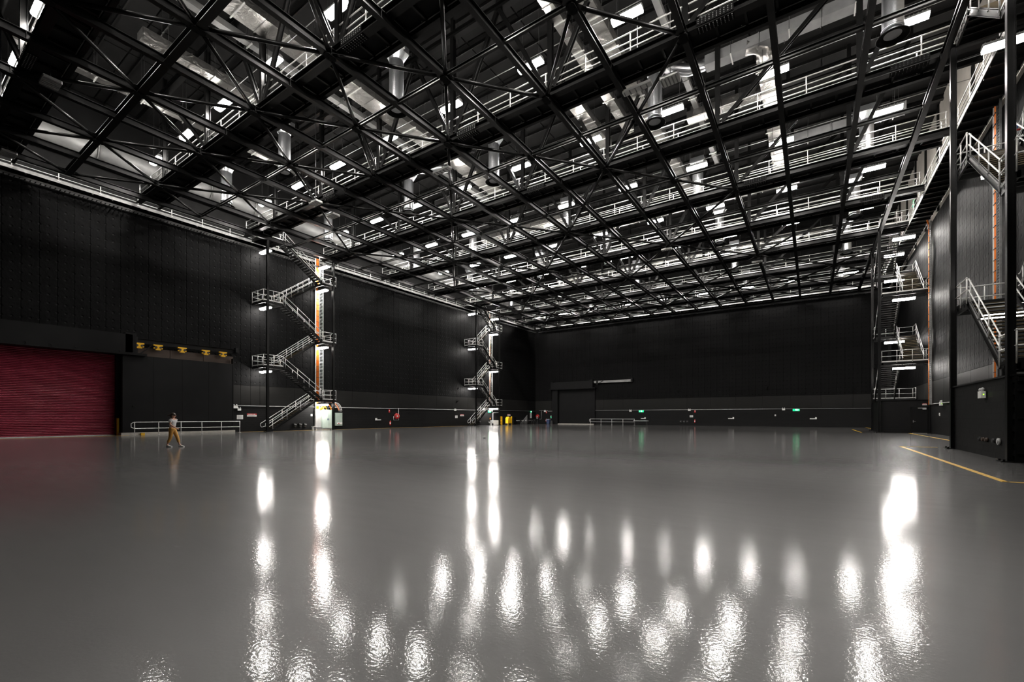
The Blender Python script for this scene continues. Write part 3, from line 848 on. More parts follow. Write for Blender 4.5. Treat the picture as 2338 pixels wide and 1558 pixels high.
    for k in range(1, 7):
        if base and k == 1: continue
        z = LV[k] - .5 if k < 6 else 17.7
        y = ya + d * .75 if k % 2 == 0 else yb - d * .9
        lamp((xm, y, z), 'lit lamp under the %s landing of the %s' % (ORD[k], lampnames), 'lamps under the stair landings', m=lm, key='S' if lm is SLAMP else 'Q', nm='stair_lamp')
    lamp((xm, yb - d * .7, 17.9), 'lit lamp beside the top stair flight of the %s' % lampnames, 'lamps under the stair landings', m=lm, key='S' if lm is SLAMP else 'Q', nm='stair_lamp')
    return t
tower('zigzag black steel stair tower beside the grey electrical cabinet, galvanised handrails', -43.45, XL + .12, 22.0, 29.8, cols=[(-43.5, 22.4), (-43.5, 29.5)], lampnames='stair tower beside the grey cabinet')
tower('farther zigzag black steel stair tower in the far left corner, galvanised handrails', -43.45, XL + .12, 54.2, 61.4, cols=[(-43.5, 54.5), (-43.5, 60.7)], lampnames='stair tower by the yellow machine')
tower('black steel stair tower on the far right blockwork base, seen end on', 5.25, XR - .12, 52.6, 59.9, base=True, cols=[(5.1, 52.8), (5.2, 59.7)], lampnames='far right stair tower')
tower('nearest black steel stair tower cut off by the right picture edge', 5.5, XR - .12, 28.7, 21.15, base=True, cols=[(5.4, 28.5), (5.4, 21.3)], lampnames='nearest right stair tower', km=STEEL, lm=DLAMP)

# stair bases of painted blockwork
def base_wall(name, y0, y1, h, blocks, e=0.0):
    b = obj(name, MB().box(5.36 + e, XR - .02, y0 + .1, y1 - .1, 0, h), BLOCKX, org=(7, (y0 + y1) / 2, 0)); b['kind'] = 'structure'
    obj('coping', MB().box(5.2 + e, XR - .02, y0 + .02, y1 - .02, h, h + .06), DOORBLK, b)
    if blocks:
        obj('mortar_bed', MB().box(5.275 + e, 5.36 + e, y0 + .1, y1 - .1, 0, h), MORT, b)
        rows = int(h / .2); n = int((y1 - y0 - .2) / .4)
        for r in range(rows):
            off = .2 if r % 2 else 0
            for k in range(n):
                inst('block', 'blk', lambda q: q.add([(-.1, -.199, .004), (-.1, .199, .004), (-.1, .199, .196), (-.1, -.199, .196), (-.09, -.194, 0), (0, -.199, .005), (0, .199, .005), (0, .199, .195), (0, -.199, .195)], [(0, 3, 2, 1), (5, 6, 7, 8), (0, 1, 6, 5), (2, 3, 8, 7), (1, 2, 7, 6), (3, 0, 5, 8)]),
                     BLOCK, (5.27 + e - random.uniform(0, .002), y1 - .3 - k * .4 - off * .98, r * .2), b, R(180))
    else:
        o = obj('side_face', MB().box(5.26, 5.36, y0 + .1, y1 - .1, 0, h), BLOCKY, b)
    return b
b3 = base_wall('wall_stair_near', 21.2, 28.6, 2.82, True, .16)
b4 = base_wall('wall_stair_far', 52.85, 59.8, 2.92, False)
# door in the far stair base
dr = obj('door_1', MB().box(7.35, 8.35, 52.88, 52.95, 0, 2.2), DOORBLK); dr['kind'] = 'structure'
obj('door_frame', MB().box(7.27, 7.35, 52.86, 52.96, 0, 2.27).box(8.35, 8.43, 52.86, 52.96, 0, 2.27).box(7.27, 8.43, 52.86, 52.96, 2.2, 2.28), STEEL, dr)
obj('door_closer', MB().box(7.75, 8.3, 52.8, 52.86, 2.2, 2.25).box(8.05, 8.3, 52.78, 52.86, 2.1, 2.2), PVC, dr)
obj('door_handle', MB().box(7.42, 7.47, 52.84, 52.88, .95, 1.15).box(7.42, 7.6, 52.8, 52.84, 1.03, 1.06), GREYDUCT, dr)
obj('door_sill', MB().box(7.35, 8.35, 52.8, 52.95, .001, .02), CONC, dr)
# black cage frame in front of the near base
t = thing('cage_gate', (7.0, 21.0, 0), 'black steel cage frame on the end of the nearest stair base', 'gate')
obj('gate_frame', MB().bar((5.5, 21.05, 1.45), (8.4, 21.05, 1.45), .05, .05).bar((5.5, 21.05, .3), (8.4, 21.05, .25), .05, .05).bar((5.5, 21.05, 2.7), (8.4, 21.05, 2.7), .1, .12).bar((5.5, 21.05, 2.35), (8.4, 21.05, 2.35), .05, .05).bar((6.9, 21.05, 0), (6.9, 21.05, 2.7), .06, .06).bar((8.3, 21.05, 0), (8.3, 21.05, 2.7), .06, .06), STEEL, t)
obj('backing_panel', MB().box(5.45, 8.45, 21.1, 21.14, .02, 2.75), MATTE, t)
obj('red_valve', MB().ell((6.0, 20.98, 1.42), (.06, .05, .06), 8, 6).tube([(5.9, 20.98, 1.42), (6.0, 20.98, 1.42)], .02, 6), RED, t)
obj('white_sign', MB().box(6.02, 6.2, 21.0, 21.02, 1.5, 1.95), WHITE, t)
def mesh_gate(z0, label):
    t = thing('mesh_gate', (6.4, 21.0, z0), label, 'gate', 'black mesh gates on the nearest stair tower')
    obj('gate_frame', MB().bar((5.75, 21.0, z0), (5.75, 21.0, z0 + 1.75), .1, .1).bar((7.1, 21.0, z0), (7.1, 21.0, z0 + 1.75), .1, .1).bar((5.7, 21.0, z0 + .08), (7.15, 21.0, z0 + .08), .08, .1).bar((5.7, 21.0, z0 + 1.72), (7.15, 21.0, z0 + 1.72), .08, .1), STEEL, t)
    mb = MB()
    for k in range(26): mb.bar((5.8 + k * .05, 21.0, z0 + .1), (5.8 + k * .05, 21.0, z0 + 1.7), .006, .006)
    for k in range(32): mb.bar((5.8, 21.0, z0 + .1 + k * .05), (7.1, 21.0, z0 + .1 + k * .05), .006, .006)
    o = obj('wire_mesh', mb, GREYDUCT, t); o['kind'] = 'stuff'
mesh_gate(3.35, 'black wire mesh gate on the lowest landing of the nearest stair tower')
mesh_gate(9.6, 'black wire mesh gate on an upper landing of the nearest stair tower')

# ------------------------------------------------------------------ wall-mounted things: local u right along the wall, d out of it, z up
class LM(MB):
    def on(s, wall, U, Z, D=0.0):
        T = {'L': lambda u, d, z: (XL + D + d, U + u, Z + z), 'B': lambda u, d, z: (U + u, YB - D - d, Z + z),
             'R': lambda u, d, z: (XR - D - d, U - u, Z + z), '3': lambda u, d, z: (5.42 - D - d, U - u, Z + z), '4': lambda u, d, z: (U + u, 52.93 - D - d, Z + z),
             '5': lambda u, d, z: (5.24 - D - d, U - u, Z + z)}[wall]
        m = MB(); m.v = [T(*p) for p in s.v]; m.f = s.f; m.sm = s.sm
        return m
def wthing(name, wall, U, Z, D, label, cat, group, parts):
    org = LM().add([(0, 0, 0)], []).on(wall, U, Z, D).v[0]
    t = thing(name, org, label, cat, group)
    for nm, mb, m in parts: obj(nm, mb.on(wall, U, Z, D), m, t)
    return t
def exit_sign(wall, U, Z, arrow, label, D=.1, sc=1.0):
    fig = LM()
    s = sc
    fig.ell((-.02 * s, .085, .105 * s), (.022 * s, .006, .022 * s), 8, 4)
    fig.bar((-.03 * s, .085, .08 * s), (-.05 * s, .085, 0), .012, .04 * s, up=(1, 0, 0))
    fig.bar((-.05 * s, .085, 0), (.0, .085, -.05 * s), .012, .022 * s, up=(1, 0, 0)).bar((0, .085, -.05 * s), (-.01 * s, .085, -.11 * s), .012, .02 * s, up=(1, 0, 0))
    fig.bar((-.05 * s, .085, 0), (-.08 * s, .085, -.05 * s), .012, .022 * s, up=(1, 0, 0)).bar((-.08 * s, .085, -.05 * s), (-.14 * s, .085, -.06 * s), .012, .02 * s, up=(1, 0, 0))
    fig.bar((-.03 * s, .085, .07 * s), (.04 * s, .085, .03 * s), .012, .018 * s, up=(1, 0, 0)).bar((-.03 * s, .085, .07 * s), (-.1 * s, .085, .03 * s), .012, .018 * s, up=(1, 0, 0))
    fig.box(.06 * s, .15 * s, .08, .09, -.12 * s, .12 * s)
    a = 1 if arrow == 'r' else -1
    if arrow:
        fig.bar((a * .2 * s, .085, 0), (a * .32 * s, .085, 0), .012, .03 * s, up=(0, 0, 1))
        fig.prism([(a * .3 * s, -.05 * s), (a * .37 * s, 0), (a * .3 * s, .05 * s)], 1, .079, .091)
    wd = .42 if arrow else .22
    wthing('exit_sign', wall, U, Z, 0, label, 'exit sign', 'lit green exit signs', [
        ('sign_box', LM().box(-(wd + .03) * s, (wd + .03) * s, 0, .05, -.2 * s, .2 * s), DARK),
        ('sign_face', LM().box(-wd * s, wd * s, .05, .08, -.17 * s, .17 * s), GREEN), ('sign_figure', fig, EXITW)])
exit_sign('L', 60.95, 2.3, 'l', 'lit green exit sign on the left wall beyond the farther stair tower')
exit_sign('L', 74.5, 2.4, None, 'lit green exit sign at the far end of the left wall')
exit_sign('B', -24.5, 2.38, 'l', 'lit green exit sign above the back wall ramp railing')
exit_sign('B', -1.95, 2.42, 'r', 'lit green exit sign on the right part of the back wall')
exit_sign('R', 60.5, 23.2, None, 'lit green exit sign high on the pale upper right wall', sc=1.6)
def spitfire(wall, U, Z, label, sc=1.0, led=True, D=0):
    s = sc
    p = [('light_body', LM().cbox(-.2 * s, .2 * s, .01, .16 * s, -.13 * s, .13 * s, .02), WHITE)]
    p.append(('lamp_head', LM().ell((-.13 * s, .09, .19 * s), (.07 * s, .06 * s, .07 * s), 10, 6), PVC))
    p.append(('lamp_head', LM().ell((.11 * s, .09, .2 * s), (.07 * s, .06 * s, .07 * s), 10, 6), PVC))
    if led: p.append(('indicator_light', LM().box(.195 * s, .21 * s, .07 * s, .105 * s, -.015 * s, .025 * s), LED))
    wthing('emergency_light', wall, U, Z, D, label, 'emergency light', 'twin headed emergency lights', p)
spitfire('L', 20.5, 2.4, 'white twin headed emergency light at the end of the big black door', led=False)
spitfire('L', 20.85, 2.15, 'smaller white twin headed emergency light just below another by the black door', .8, False)
spitfire('L', 52.1, 2.45, 'white emergency light on the left wall before the farther stair tower', led=False)
spitfire('B', -43.6, 2.5, 'white emergency light near the left end of the back wall', led=False)
spitfire('B', -26.4, 2.45, 'white emergency light above the back ramp railing', led=False)
spitfire('B', -16.6, 2.5, 'white emergency light above the notice on the back wall', led=False)
spitfire('B', -3.5, 2.52, 'white emergency light left of the right-hand exit sign on the back wall', led=False)
spitfire('R', 48.6, 2.5, 'white emergency light with green indicator on the right wall', 1.1)
spitfire('3', 24.0, 2.32, 'large white emergency light with green indicator on the nearest stair base', 1.0)
spitfire('5', 53.6, 2.5, 'white emergency light with green indicator on the far stair base', .9)
def redsign(wall, U, Z, label, wd=.45, ht=.15):
    txt = LM()
    for k, (a, b_) in enumerate(((-.75, -.45), (-.38, .05), (.12, .3), (.38, .72))): txt.box(a * wd, b_ * wd, .03, .034, ht * .3, ht * .75)
    lines = LM()
    for r in range(2): lines.box(-wd * .8, wd * (.75 - .2 * r), .03, .033, -ht * (.35 + .35 * r), -ht * (.22 + .35 * r))
    wthing('warning_sign', wall, U, Z, 0, label, 'sign', 'red and white warning signs', [
        ('sign_plate', LM().box(-wd, wd, .01, .025, -ht, ht), WHITE), ('red_header', LM().box(-wd, wd, .025, .03, .05 * ht, ht), RED), ('header_lettering', txt, WHITE), ('text_lines', lines, GREYDUCT)])
redsign('L', 22.05, 1.62, 'red and white warning sign left of the nearer stair tower foot')
redsign('L', 53.8, 1.67, 'red and white warning sign left of the farther stair tower foot')
redsign('L', 66.9, 1.75, 'red and white warning sign above the black upright cabinet')
redsign('4', 8.2, 2.55, 'small red and white sign above the door of the far stair base', .15, .08)
def notice(wall, U, Z, label, wd=.28, ht=.2):
    ln = LM()
    for r in range(5): ln.box(-wd * .75, wd * .7, .022, .025, ht * (.6 - r * .32), ht * (.7 - r * .32))
    wthing('wall_notice', wall, U, Z, 0, label, 'notice', 'white notices on the walls', [('notice_sheet', LM().box(-wd, wd, .005, .02, -ht, ht), WHITE), ('text_lines', ln, PVC)])
notice('L', 20.95, 1.42, 'white paper notice above the end of the left railing')
notice('L', 52.45, 1.43, 'white notice on the left wall before the farther stair tower')
notice('B', -16.3, 1.5, 'white notice between emergency light and fire extinguisher on the back wall', .26, .16)
notice('L', 74.5, 1.65, 'tall pale board below the exit sign at the far end of the left wall', .3, .5)
def ext(wall, U, Z, label, green=False):
    m = WHITE if green else RED
    wthing('fire_extinguisher', wall, U, Z, .06, label, 'fire extinguisher', 'fire extinguishers on the walls', [
        ('cylinder_body', LM().lathe((0, .08, -.3), [(.001, 0), (.085, .01), (.09, .05), (.09, .42), (.06, .5), (.025, .54), (.025, .58)], 12), m),
        ('valve_handle', LM().box(-.02, .09, .06, .1, .27, .31).box(-.02, .1, .06, .1, .33, .35), DARK),
        ('hose', LM().tube([(.03, .12, .27), (.11, .14, .2), (.12, .14, -.1)], .015, 6), DARK),
        ('label_band', LM().lathe((0, .08, -.3), [(.092, .18), (.092, .32)], 12), GREEN if green else WHITE)])
ext('L', 39.3, .66, 'red fire extinguisher below a red sign on the left wall')
ext('B', -43.3, .75, 'red fire extinguisher left of the dark door on the back wall')
ext('B', -15.75, .75, 'red fire extinguisher alone on the middle of the back wall')
ext('B', -42.2, 1.4, 'white and green fire extinguisher above the wheeled bin', True)
def extsign(wall, U, Z, label):
    wthing('extinguisher_sign', wall, U, Z, 0, label, 'sign', 'small red signs above the extinguishers', [
        ('sign_plate', LM().box(-.12, .12, .01, .02, -.2, .2), RED), ('white_symbol', LM().prism([(-.06, -.02), (.06, -.02), (.05, .12), (-.04, .12)], 1, .02, .024), WHITE)])
extsign('L', 39.25, 2.2, 'small red sign above the extinguisher on the left wall')
extsign('B', -43.3, 2.3, 'small red sign above the extinguisher left of the dark back door')
extsign('B', -15.75, 2.3, 'small red sign above the lone extinguisher on the back wall')
def reel(wall, U, Z, label, box=False):
    def ring(r0, r1, d0, d1):
        lm = LM(); n = 20; v = []
        for d_, r in ((d0, r0), (d0, r1), (d1, r1), (d1, r0)):
            for k in range(n):
                a = 2 * math.pi * k / n; v.append((r * math.cos(a), d_, r * math.sin(a)))
        lm.add(v, [(q * n + k, q * n + (k + 1) % n, ((q + 1) % 4) * n + (k + 1) % n, ((q + 1) % 4) * n + k) for q in range(4) for k in range(n)], True)
        return lm
    wthing('fire_hose_reel', wall, U, Z, .05, label, 'hose reel', 'red fire hose reels', [
        ('reel_back', ring(.02, .34, .05, .08), RED), ('reel_front', ring(.13, .34, .26, .29), RED), ('coiled_hose', ring(.14, .29, .09, .25), DARK),
        ('hub', ring(.01, .1, .25, .31), WHITE), ('wall_bracket', LM().box(-.06, .06, 0, .06, -.4, .4), RED)]
        + ([('hose_box', LM().box(-.16, .16, .2, .34, -.5, -.08), GREYDUCT), ('stand_post', LM().box(-.06, .06, .1, .2, -1.5, -.4), DARK)] if box else []))
reel('L', 40.35, 1.52, 'red fire hose reel on the left wall between the stair towers')
reel('B', -45.2, 1.5, 'red fire hose reel on a post at the left end of the back wall', True)
def lhandle(wall, U, Z, a, label):
    wthing('wall_bracket', wall, U, Z, 0, label, 'bracket', 'small pale wall brackets', [
        ('bracket_arm', LM().box(-.36, .36, .0, .12, -.06, .06), WHITE), ('bracket_upright', LM().box(a * .36 - .1, a * .36 + .1, 0, .14, -.06, .22), WHITE)])
lhandle('L', 37.45, 1.05, -1, 'pale bracket low on the left wall between the stair towers')
lhandle('B', -24.2, 1.12, 1, 'pale bracket on the back wall right of the ramp railing')
lhandle('B', -10.5, 1.15, 1, 'pale bracket on the middle of the back wall')
lhandle('B', .05, 1.15, 1, 'pale bracket toward the right end of the back wall')
def sockets(wall, us, Z, place):
    for k, u in enumerate(us):
        wthing('power_outlet', wall, u, Z, 0, 'round black power outlet %s, %s of the row' % (place, ['left one', 'middle one', 'right one', 'fourth one', 'last one'][k]), 'power outlet', 'black power outlets', [
            ('outlet_body', LM().box(-.13, .13, 0, .12, -.2, .2), DARK), ('outlet_cap', LM().tube([(0, .1, 0), (0, .24, -.06)], .11, 12), DARK), ('outlet_lid', LM().box(-.1, .12, .2, .23, .02, .1), GREYDUCT)])
sockets('L', (26.4, 27.0, 27.55), .56, 'below the nearer stair tower')
sockets('L', (57.4, 58.2), .56, 'behind the farther stair tower')
sockets('B', (-17.95, -17.45, -16.95), .6, 'on the back wall beside the notice')
for k, u in enumerate((24.5, 24.1, 23.7, 22.9, 22.4)):
    m = (DARK, BROWN, BROWN, DARK, PVC)[k]
    wthing('cable_port', '3', u, .62, 0, 'round %s cable port on the nearest stair base, %s from the left' % ('pale lidded' if k == 4 else 'small', ORD[k + 1]), 'cable port', 'round cable ports', [
        ('port_ring', LM().tube([(0, 0, 0), (0, .06, 0)], .12 if k == 4 else .08, 12), m), ('port_cap', LM().tube([(0, .06, 0), (0, .08, 0)], .07, 10), m)])
for wl_, u, z, lab in (('L', 28.35, 1.63, 'small white call point beside the orange cable riser'), ('B', -4.55, 1.65, 'small white switch on the right part of the back wall'), ('R', 49.5, 1.65, 'small pale switch on the right wall below the emergency light')):
    wthing('wall_switch', wl_, u, z, 0, lab, 'switch', None, [('switch_plate', LM().box(-.09, .09, 0, .05, -.12, .12), WHITE), ('switch_rocker', LM().box(-.03, .03, .05, .07, -.05, .05), PVC)])
for wl_, u, z, lab in (('L', 52.55, 5.75, 'black wall arm bracket high on the left wall near the farther stair tower'), ('L', 52.45, 3.75, 'lower black wall arm bracket near the farther stair tower'), ('B', -18.4, 5.6, 'black wall arm bracket above the notice on the back wall'), ('B', -5.6, 5.6, 'black wall arm bracket on the right part of the back wall')):
    wthing('arm_bracket', wl_, u, z, 0, lab, 'bracket', None, [('bracket_plate', LM().box(-.12, .12, 0, .05, -.25, .25), STEEL), ('bracket_arm', LM().bar((0, .03, .1), (0, .5, .1), .08, .08).bar((0, .03, -.2), (0, .4, .1), .05, .05), STEEL)])

t = thing('junction_box', (5.5, 22.6, 2.88), 'small black junction box standing on the coping of the nearest stair base', 'box')
obj('box_body', MB().cbox(5.48, 5.68, 22.35, 22.9, 2.88, 3.18, .02), MATTE, t)
obj('box_lid', MB().cbox(5.46, 5.48, 22.4, 22.6, 2.92, 3.14, .005), DARK, t)
# electrical cabinets and cable risers by the nearer stair tower
t = thing('electrical_cabinet', (XL + .35, 30.0, 0), 'tall grey green electrical cabinet with double doors by the stair tower', 'cabinet')
obj('cabinet_body', MB().box(XL + .02, XL + .55, 29.35, 30.7, .15, 2.25), CAB, t)
obj('plinth', MB().box(XL + .02, XL + .53, 29.35, 30.7, 0, .15), GREYDUCT, t)
for a, b_, s_ in ((29.37, 30.015, 1), (30.03, 30.68, -1)):
    dd = obj('cabinet_door', MB().cbox(XL + .55, XL + .575, a, b_, .18, 2.22, .008), CAB, t)
    hy = (b_ - .06) if s_ > 0 else (a + .06)
    obj('door_handle', MB().box(XL + .575, XL + .6, hy - .025, hy + .025, 1.05, 1.25), BLUE, dd)
obj('maker_plate', MB().box(XL + .575, XL + .58, 29.6, 29.9, 2.08, 2.13), WHITE, t)
t = thing('distribution_board', (XL + .2, 31.55, .4), 'smaller grey green wall cabinet right of the tall one', 'cabinet')
obj('board_body', MB().box(XL + .02, XL + .35, 31.1, 32.0, .42, 1.9), CAB, t)
obj('board_door', MB().cbox(XL + .35, XL + .37, 31.15, 31.95, .98, 1.86, .008), CAB, t)
obj('outlet_strip', MB().box(XL + .35, XL + .42, 31.3, 31.95, .62, .78), WHITE, t)
obj('red_switch', MB().box(XL + .42, XL + .45, 31.4, 31.55, .63, .7), RED, t)
def riser(wall_x, sg, y, z0, z1, label, cables=6, pale=True):
    LG = GALV if sg > 0 else GALVD
    t = thing('cable_riser', (wall_x, y, z0), label, 'cable riser', 'vertical cable risers')
    mb = MB()
    for k in range(cables): mb.tube([(wall_x + sg * (.12 + .012 * (k % 2)), y + sg * (-.13 + .05 * k), z0), (wall_x + sg * (.12 + .012 * (k % 2)), y + sg * (-.13 + .05 * k), z1)], .028, 6)
    obj('orange_cables', mb, ORG, t)
    mb = MB()
    for e in (sg * .22, sg * .68): mb.bar((wall_x + sg * .1, y + e, z0), (wall_x + sg * .1, y + e, z1), .03, .1, up=(1, 0, 0))
    obj('ladder_stile', mb, LG, t)
    mb = MB(); z = z0 + .1
    while z < z1: mb.bar((wall_x + sg * .1, y + sg * .22, z), (wall_x + sg * .1, y + sg * .68, z), .03, .03); z += .16
    o = obj('ladder_rungs', mb, LG, t); o['kind'] = 'stuff'
    mb = MB(); z = z0 + .4
    while z < z1: mb.box(*sorted((wall_x + sg * .05, wall_x + sg * .18)), y - .2, y + .2, z, z + .02); z += .62
    obj('cable_ties', mb, DARK, t)
    if pale: obj('pale_pipe', MB().tube([(wall_x + sg * .12, y - sg * .24, z0), (wall_x + sg * .12, y - sg * .24, z1)], .06, 8), WHITE, t)
riser(XL + .1, 1, 28.95, 2.3, 19, 'vertical riser of orange cables behind the nearer stair tower')
riser(XL + .1, 1, 60.9, 2.3, 19, 'vertical cable riser behind the farther stair tower', 2)
riser(XR - .1, -1, 52.2, 2.5, 18.2, 'vertical riser of orange cable in front of the far right stair tower', 3, False)
riser(XR - .1, -1, 35.3, 2.9, 22, 'vertical riser of orange cables seen behind the nearest right stair tower', 5)
tag(obj('orange_cable_loop', MB().tube([(XR - .25, 52.3, 18.2), (XR - .3, 52.6, 18.8), (XR - .9, 53.2, 19.0), (XR - 1.6, 53.6, 18.9)], .07, 6), ORG), 'orange cable looping into the ceiling at the far right riser', 'cable')
t = thing('cable_basket', (XL + .25, 28.95, 0), 'pale wire basket guard around the riser foot beside the tall cabinet', 'cable guard')
mb = MB()
for k in range(28): mb.bar((XL + .32, 28.65, .28 + k * .075), (XL + .32, 29.3, .28 + k * .075), .018, .018)
for k in range(8): mb.bar((XL + .32, 28.66 + k * .09, .28), (XL + .32, 28.66 + k * .09, 2.3), .018, .018, up=(0, 1, 0))
o = obj('basket_wires', mb, GALV, t); o['kind'] = 'stuff'
obj('basket_back', MB().box(XL + .1, XL + .28, 28.66, 29.28, .28, 2.3), WHITE, t)
obj('basket_foot', MB().box(XL + .1, XL + .5, 28.62, 29.32, 0, .28), ALU, t)
t = thing('step_stool', (XL + .4, 28.45, 0), 'small white step stool beside the foot of the cable riser', 'stool')
obj('stool_top', MB().box(XL + .2, XL + .6, 28.22, 28.66, .36, .4), WHITE, t)
for a in (28.28, 28.6): obj('stool_side', MB().box(XL + .24, XL + .56, a - .02, a + .02, 0, .36), WHITE, t)
# arching cable ladder over the cabinets
t = thing('cable_arch', (XL + .4, 30.2, 2.3), 'orange and black cables arching over both electrical cabinets', 'cables')
def arc(x, y0, y1, z0, h, n=10): return [(x, y0 + (y1 - y0) * k / n, z0 + h * math.sin(math.pi * k / n) ** .6) for k in range(n + 1)]
obj('orange_cable', MB().tube(arc(XL + .4, 29.15, 31.55, 2.2, .95), .07, 8).tube(arc(XL + .45, 29.5, 30.5, 2.25, .6), .05, 8), ORG, t)
obj('black_cable', MB().tube(arc(XL + .35, 29.4, 30.2, 2.25, .6), .08, 8), DARK, t)
obj('yellow_cable', MB().tube(arc(XL + .42, 29.35, 29.9, 2.25, .45), .035, 8), YEL, t)
mb = MB()
for k in range(9):
    a = math.pi / 2 * k / 8
    y, z = 30.9 + .9 * math.sin(a), 2.1 + 1.0 * math.cos(a)
    mb.bar((XL + .25, y, z), (XL + .55, y, z), .03, .03)
    mb.bar((XL + .55, 30.9 + .45 * math.sin(a), 2.1 + .5 * math.cos(a)), (XL + .55, y, z), .02, .02)
for x in (XL + .25, XL + .55): mb.tube([(x, 30.9 + .9 * math.sin(math.pi / 2 * k / 8), 2.1 + 1.0 * math.cos(math.pi / 2 * k / 8)) for k in range(9)], .025, 6)
obj('arch_ladder', mb, GALV, t)

# ------------------------------------------------------------------ big doors
# red roller shutter on the left
sh = thing('door_2', (XL - .3, 7.6, 0), kind='structure')
mb = MB(); z = .04
while z < 6.9:
    mb.prism([(XL - .34, z), (XL - .27, z + .02), (XL - .25, z + .06), (XL - .27, z + .1), (XL - .34, z + .118)], 1, 3.0, 11.75); z += .12
o = obj('shutter_slats', mb, SHUT, sh); o['kind'] = 'stuff'
obj('bottom_bar', MB().box(XL - .36, XL - .22, 3.0, 11.75, 0, .05), GALV, sh)
obj('shutter_guide', MB().box(XL - .4, XL + .02, 11.72, 12.0, 0, 6.9).box(XL - .4, XL + .02, 2.9, 3.05, 0, 6.9), STEEL, sh)
obj('corner_guard', MB().box(XL + .02, XL + .3, 11.74, 11.84, 0, 1.35), YEL, sh)
t = thing('shutter_hood', (XL + .5, 8.5, 6.45), 'large black hood box above the red roller shutter', 'hood')
obj('hood_box', MB().box(XL + .12, XL + 1.0, 2.8, 12.5, 6.55, 8.0).box(XL + .12, XL + 1.0, 12.05, 12.75, 6.55, 8.12), DOORBLK, t)
obj('hood_lip', MB().box(XL + .12, XL + 1.06, 2.8, 13.4, 6.38, 6.56), DOORBLK, t)
for k in range(7): obj('lip_bolt', MB().tube([(XL + 1.06, 4.2 + k * 1.25, 6.62), (XL + 1.12, 4.2 + k * 1.25, 6.62)], .05, 8), STEEL, t)
# sliding acoustic door
t = thing('sliding_door', (XL + .6, 16, .2), 'tall black sliding acoustic door beside the red shutter', 'door')
obj('door_leaf', MB().cbox(XL + .46, XL + .78, 11.9, 20.0, .2, 6.4, .03), DOORBLK, t)
for k in range(1, 4): obj('leaf_joint', MB().box(XL + .775, XL + .785, 11.9 + 2.02 * k - .01, 11.9 + 2.02 * k + .01, .25, 6.38), MATTE, t)
obj('leaf_edge', MB().box(XL + .44, XL + .8, 19.98, 20.03, .2, 6.9), STEEL, t)
obj('lock_plate', MB().box(XL + .78, XL + .82, 12.55, 12.75, 2.25, 2.35), STEEL, t)
obj('floor_track', MB().box(XL + .3, XL + .95, 11.8, 20.1, 0, .2), CONC, t)
obj('yellow_stop', MB().box(XL + .95, XL + 1.1, 13.0, 13.25, 0, .16), YEL, t)
t = thing('plywood_infill', (XL + .35, 16.5, 6.45), 'brown board strip above the sliding door in three lengths', 'boards')
for k in range(3): obj('brown_board', MB().box(XL + .3, XL + .4, 12.7 + k * 2.5, 12.7 + k * 2.5 + 2.46, 6.42, 7.12), BROWN, t)
t = thing('door_track', (XL + .7, 16.6, 7.4), 'long black track beam with yellow trolleys above the sliding door', 'track')
obj('track_beam', MB().ibar((XL + .62, 12.3, 7.6), (XL + .62, 20.6, 7.6), .22, .42, .03), DOORBLK, t)
obj('end_stop', MB().box(XL + .45, XL + .85, 20.2, 20.45, 7.5, 7.95), STEEL, t)
obj('track_brace', MB().bar((XL + .7, 12.75, 6.5), (XL + .7, 12.75, 7.9), .25, .2, up=(1, 0, 0)).bar((XL + .7, 13.0, 6.5), (XL + .7, 14.0, 7.5), .08, .08), STEEL, t)
for k, y in enumerate((12.95, 14.2, 15.9, 17.7, 19.1)):
    p = inst('trolley', 'trolley', lambda b: b.prism([(-.3, .08), (.3, .08), (.3, .18), (.2, .2), (.2, .32), (.32, .32), (.32, .42), (-.32, .42), (-.32, .32), (-.2, .32), (-.2, .2), (-.3, .18)], 0, -.06, .1).prism([(-.2, -.02), (.2, -.02), (.12, .08), (-.12, .08)], 0, -.06, .1), YEL, (XL + .82, y, 7.0), t)
    inst('trolley_wheel', 'trwheel', lambda b: b.tube([(.1, -.16, .2), (.14, -.16, .2)], .09, 10).tube([(.1, .16, .2), (.14, .16, .2)], .09, 10), DARK, (XL + .82, y, 7.0), p)
# ramp railings
def railing(label, p0, p1, n, loop_first=True):
    mid = ((p0[0] + p1[0]) / 2, (p0[1] + p1[1]) / 2, 0)
    t = thing('guard_railing', mid, label, 'railing', 'galvanised ramp railings')
    P0, P1 = Vector((*p0, 0)), Vector((*p1, 0)); d = (P1 - P0).normalized()
    top, low = Vector((0, 0, 1.03)), Vector((0, 0, .53))
    pts = [P1 + top, P0 + top + d * .1, P0 + top - d * .1 - Vector((0, 0, .03)), P0 - d * .22 + Vector((0, 0, .92)), P0 - d * .22 + Vector((0, 0, .64)), P0 - d * .1 + low + Vector((0, 0, .03)), P0 + low + d * .1, P1 + low]
    obj('handrail', MB().tube(pts, .028, 8), GALV, t)
    for k in range(n):
        q = P0 + (P1 - P0) * k / (n - 1) if k < n - 1 else P1
        inst('rail_post', 'gpost', lambda b: b.tube([(0, 0, 0), (0, 0, 1.03)], .028, 8).ell((0, 0, 1.03), (.042, .042, .042), 8, 4).ell((0, 0, .53), (.04, .04, .04), 8, 4).box(-.08, .08, -.08, .08, 0, .012), GALV, q, t)
    return t
railing('galvanised railing in front of the black sliding door, behind the walking woman', (XL + 1.4, 12.5), (XL + 1.4, 20.3), 6)
railing('galvanised railing at the back wall right of its dark door', (-33.4, YB - 1.3), (-25.3, YB - 1.3), 5)
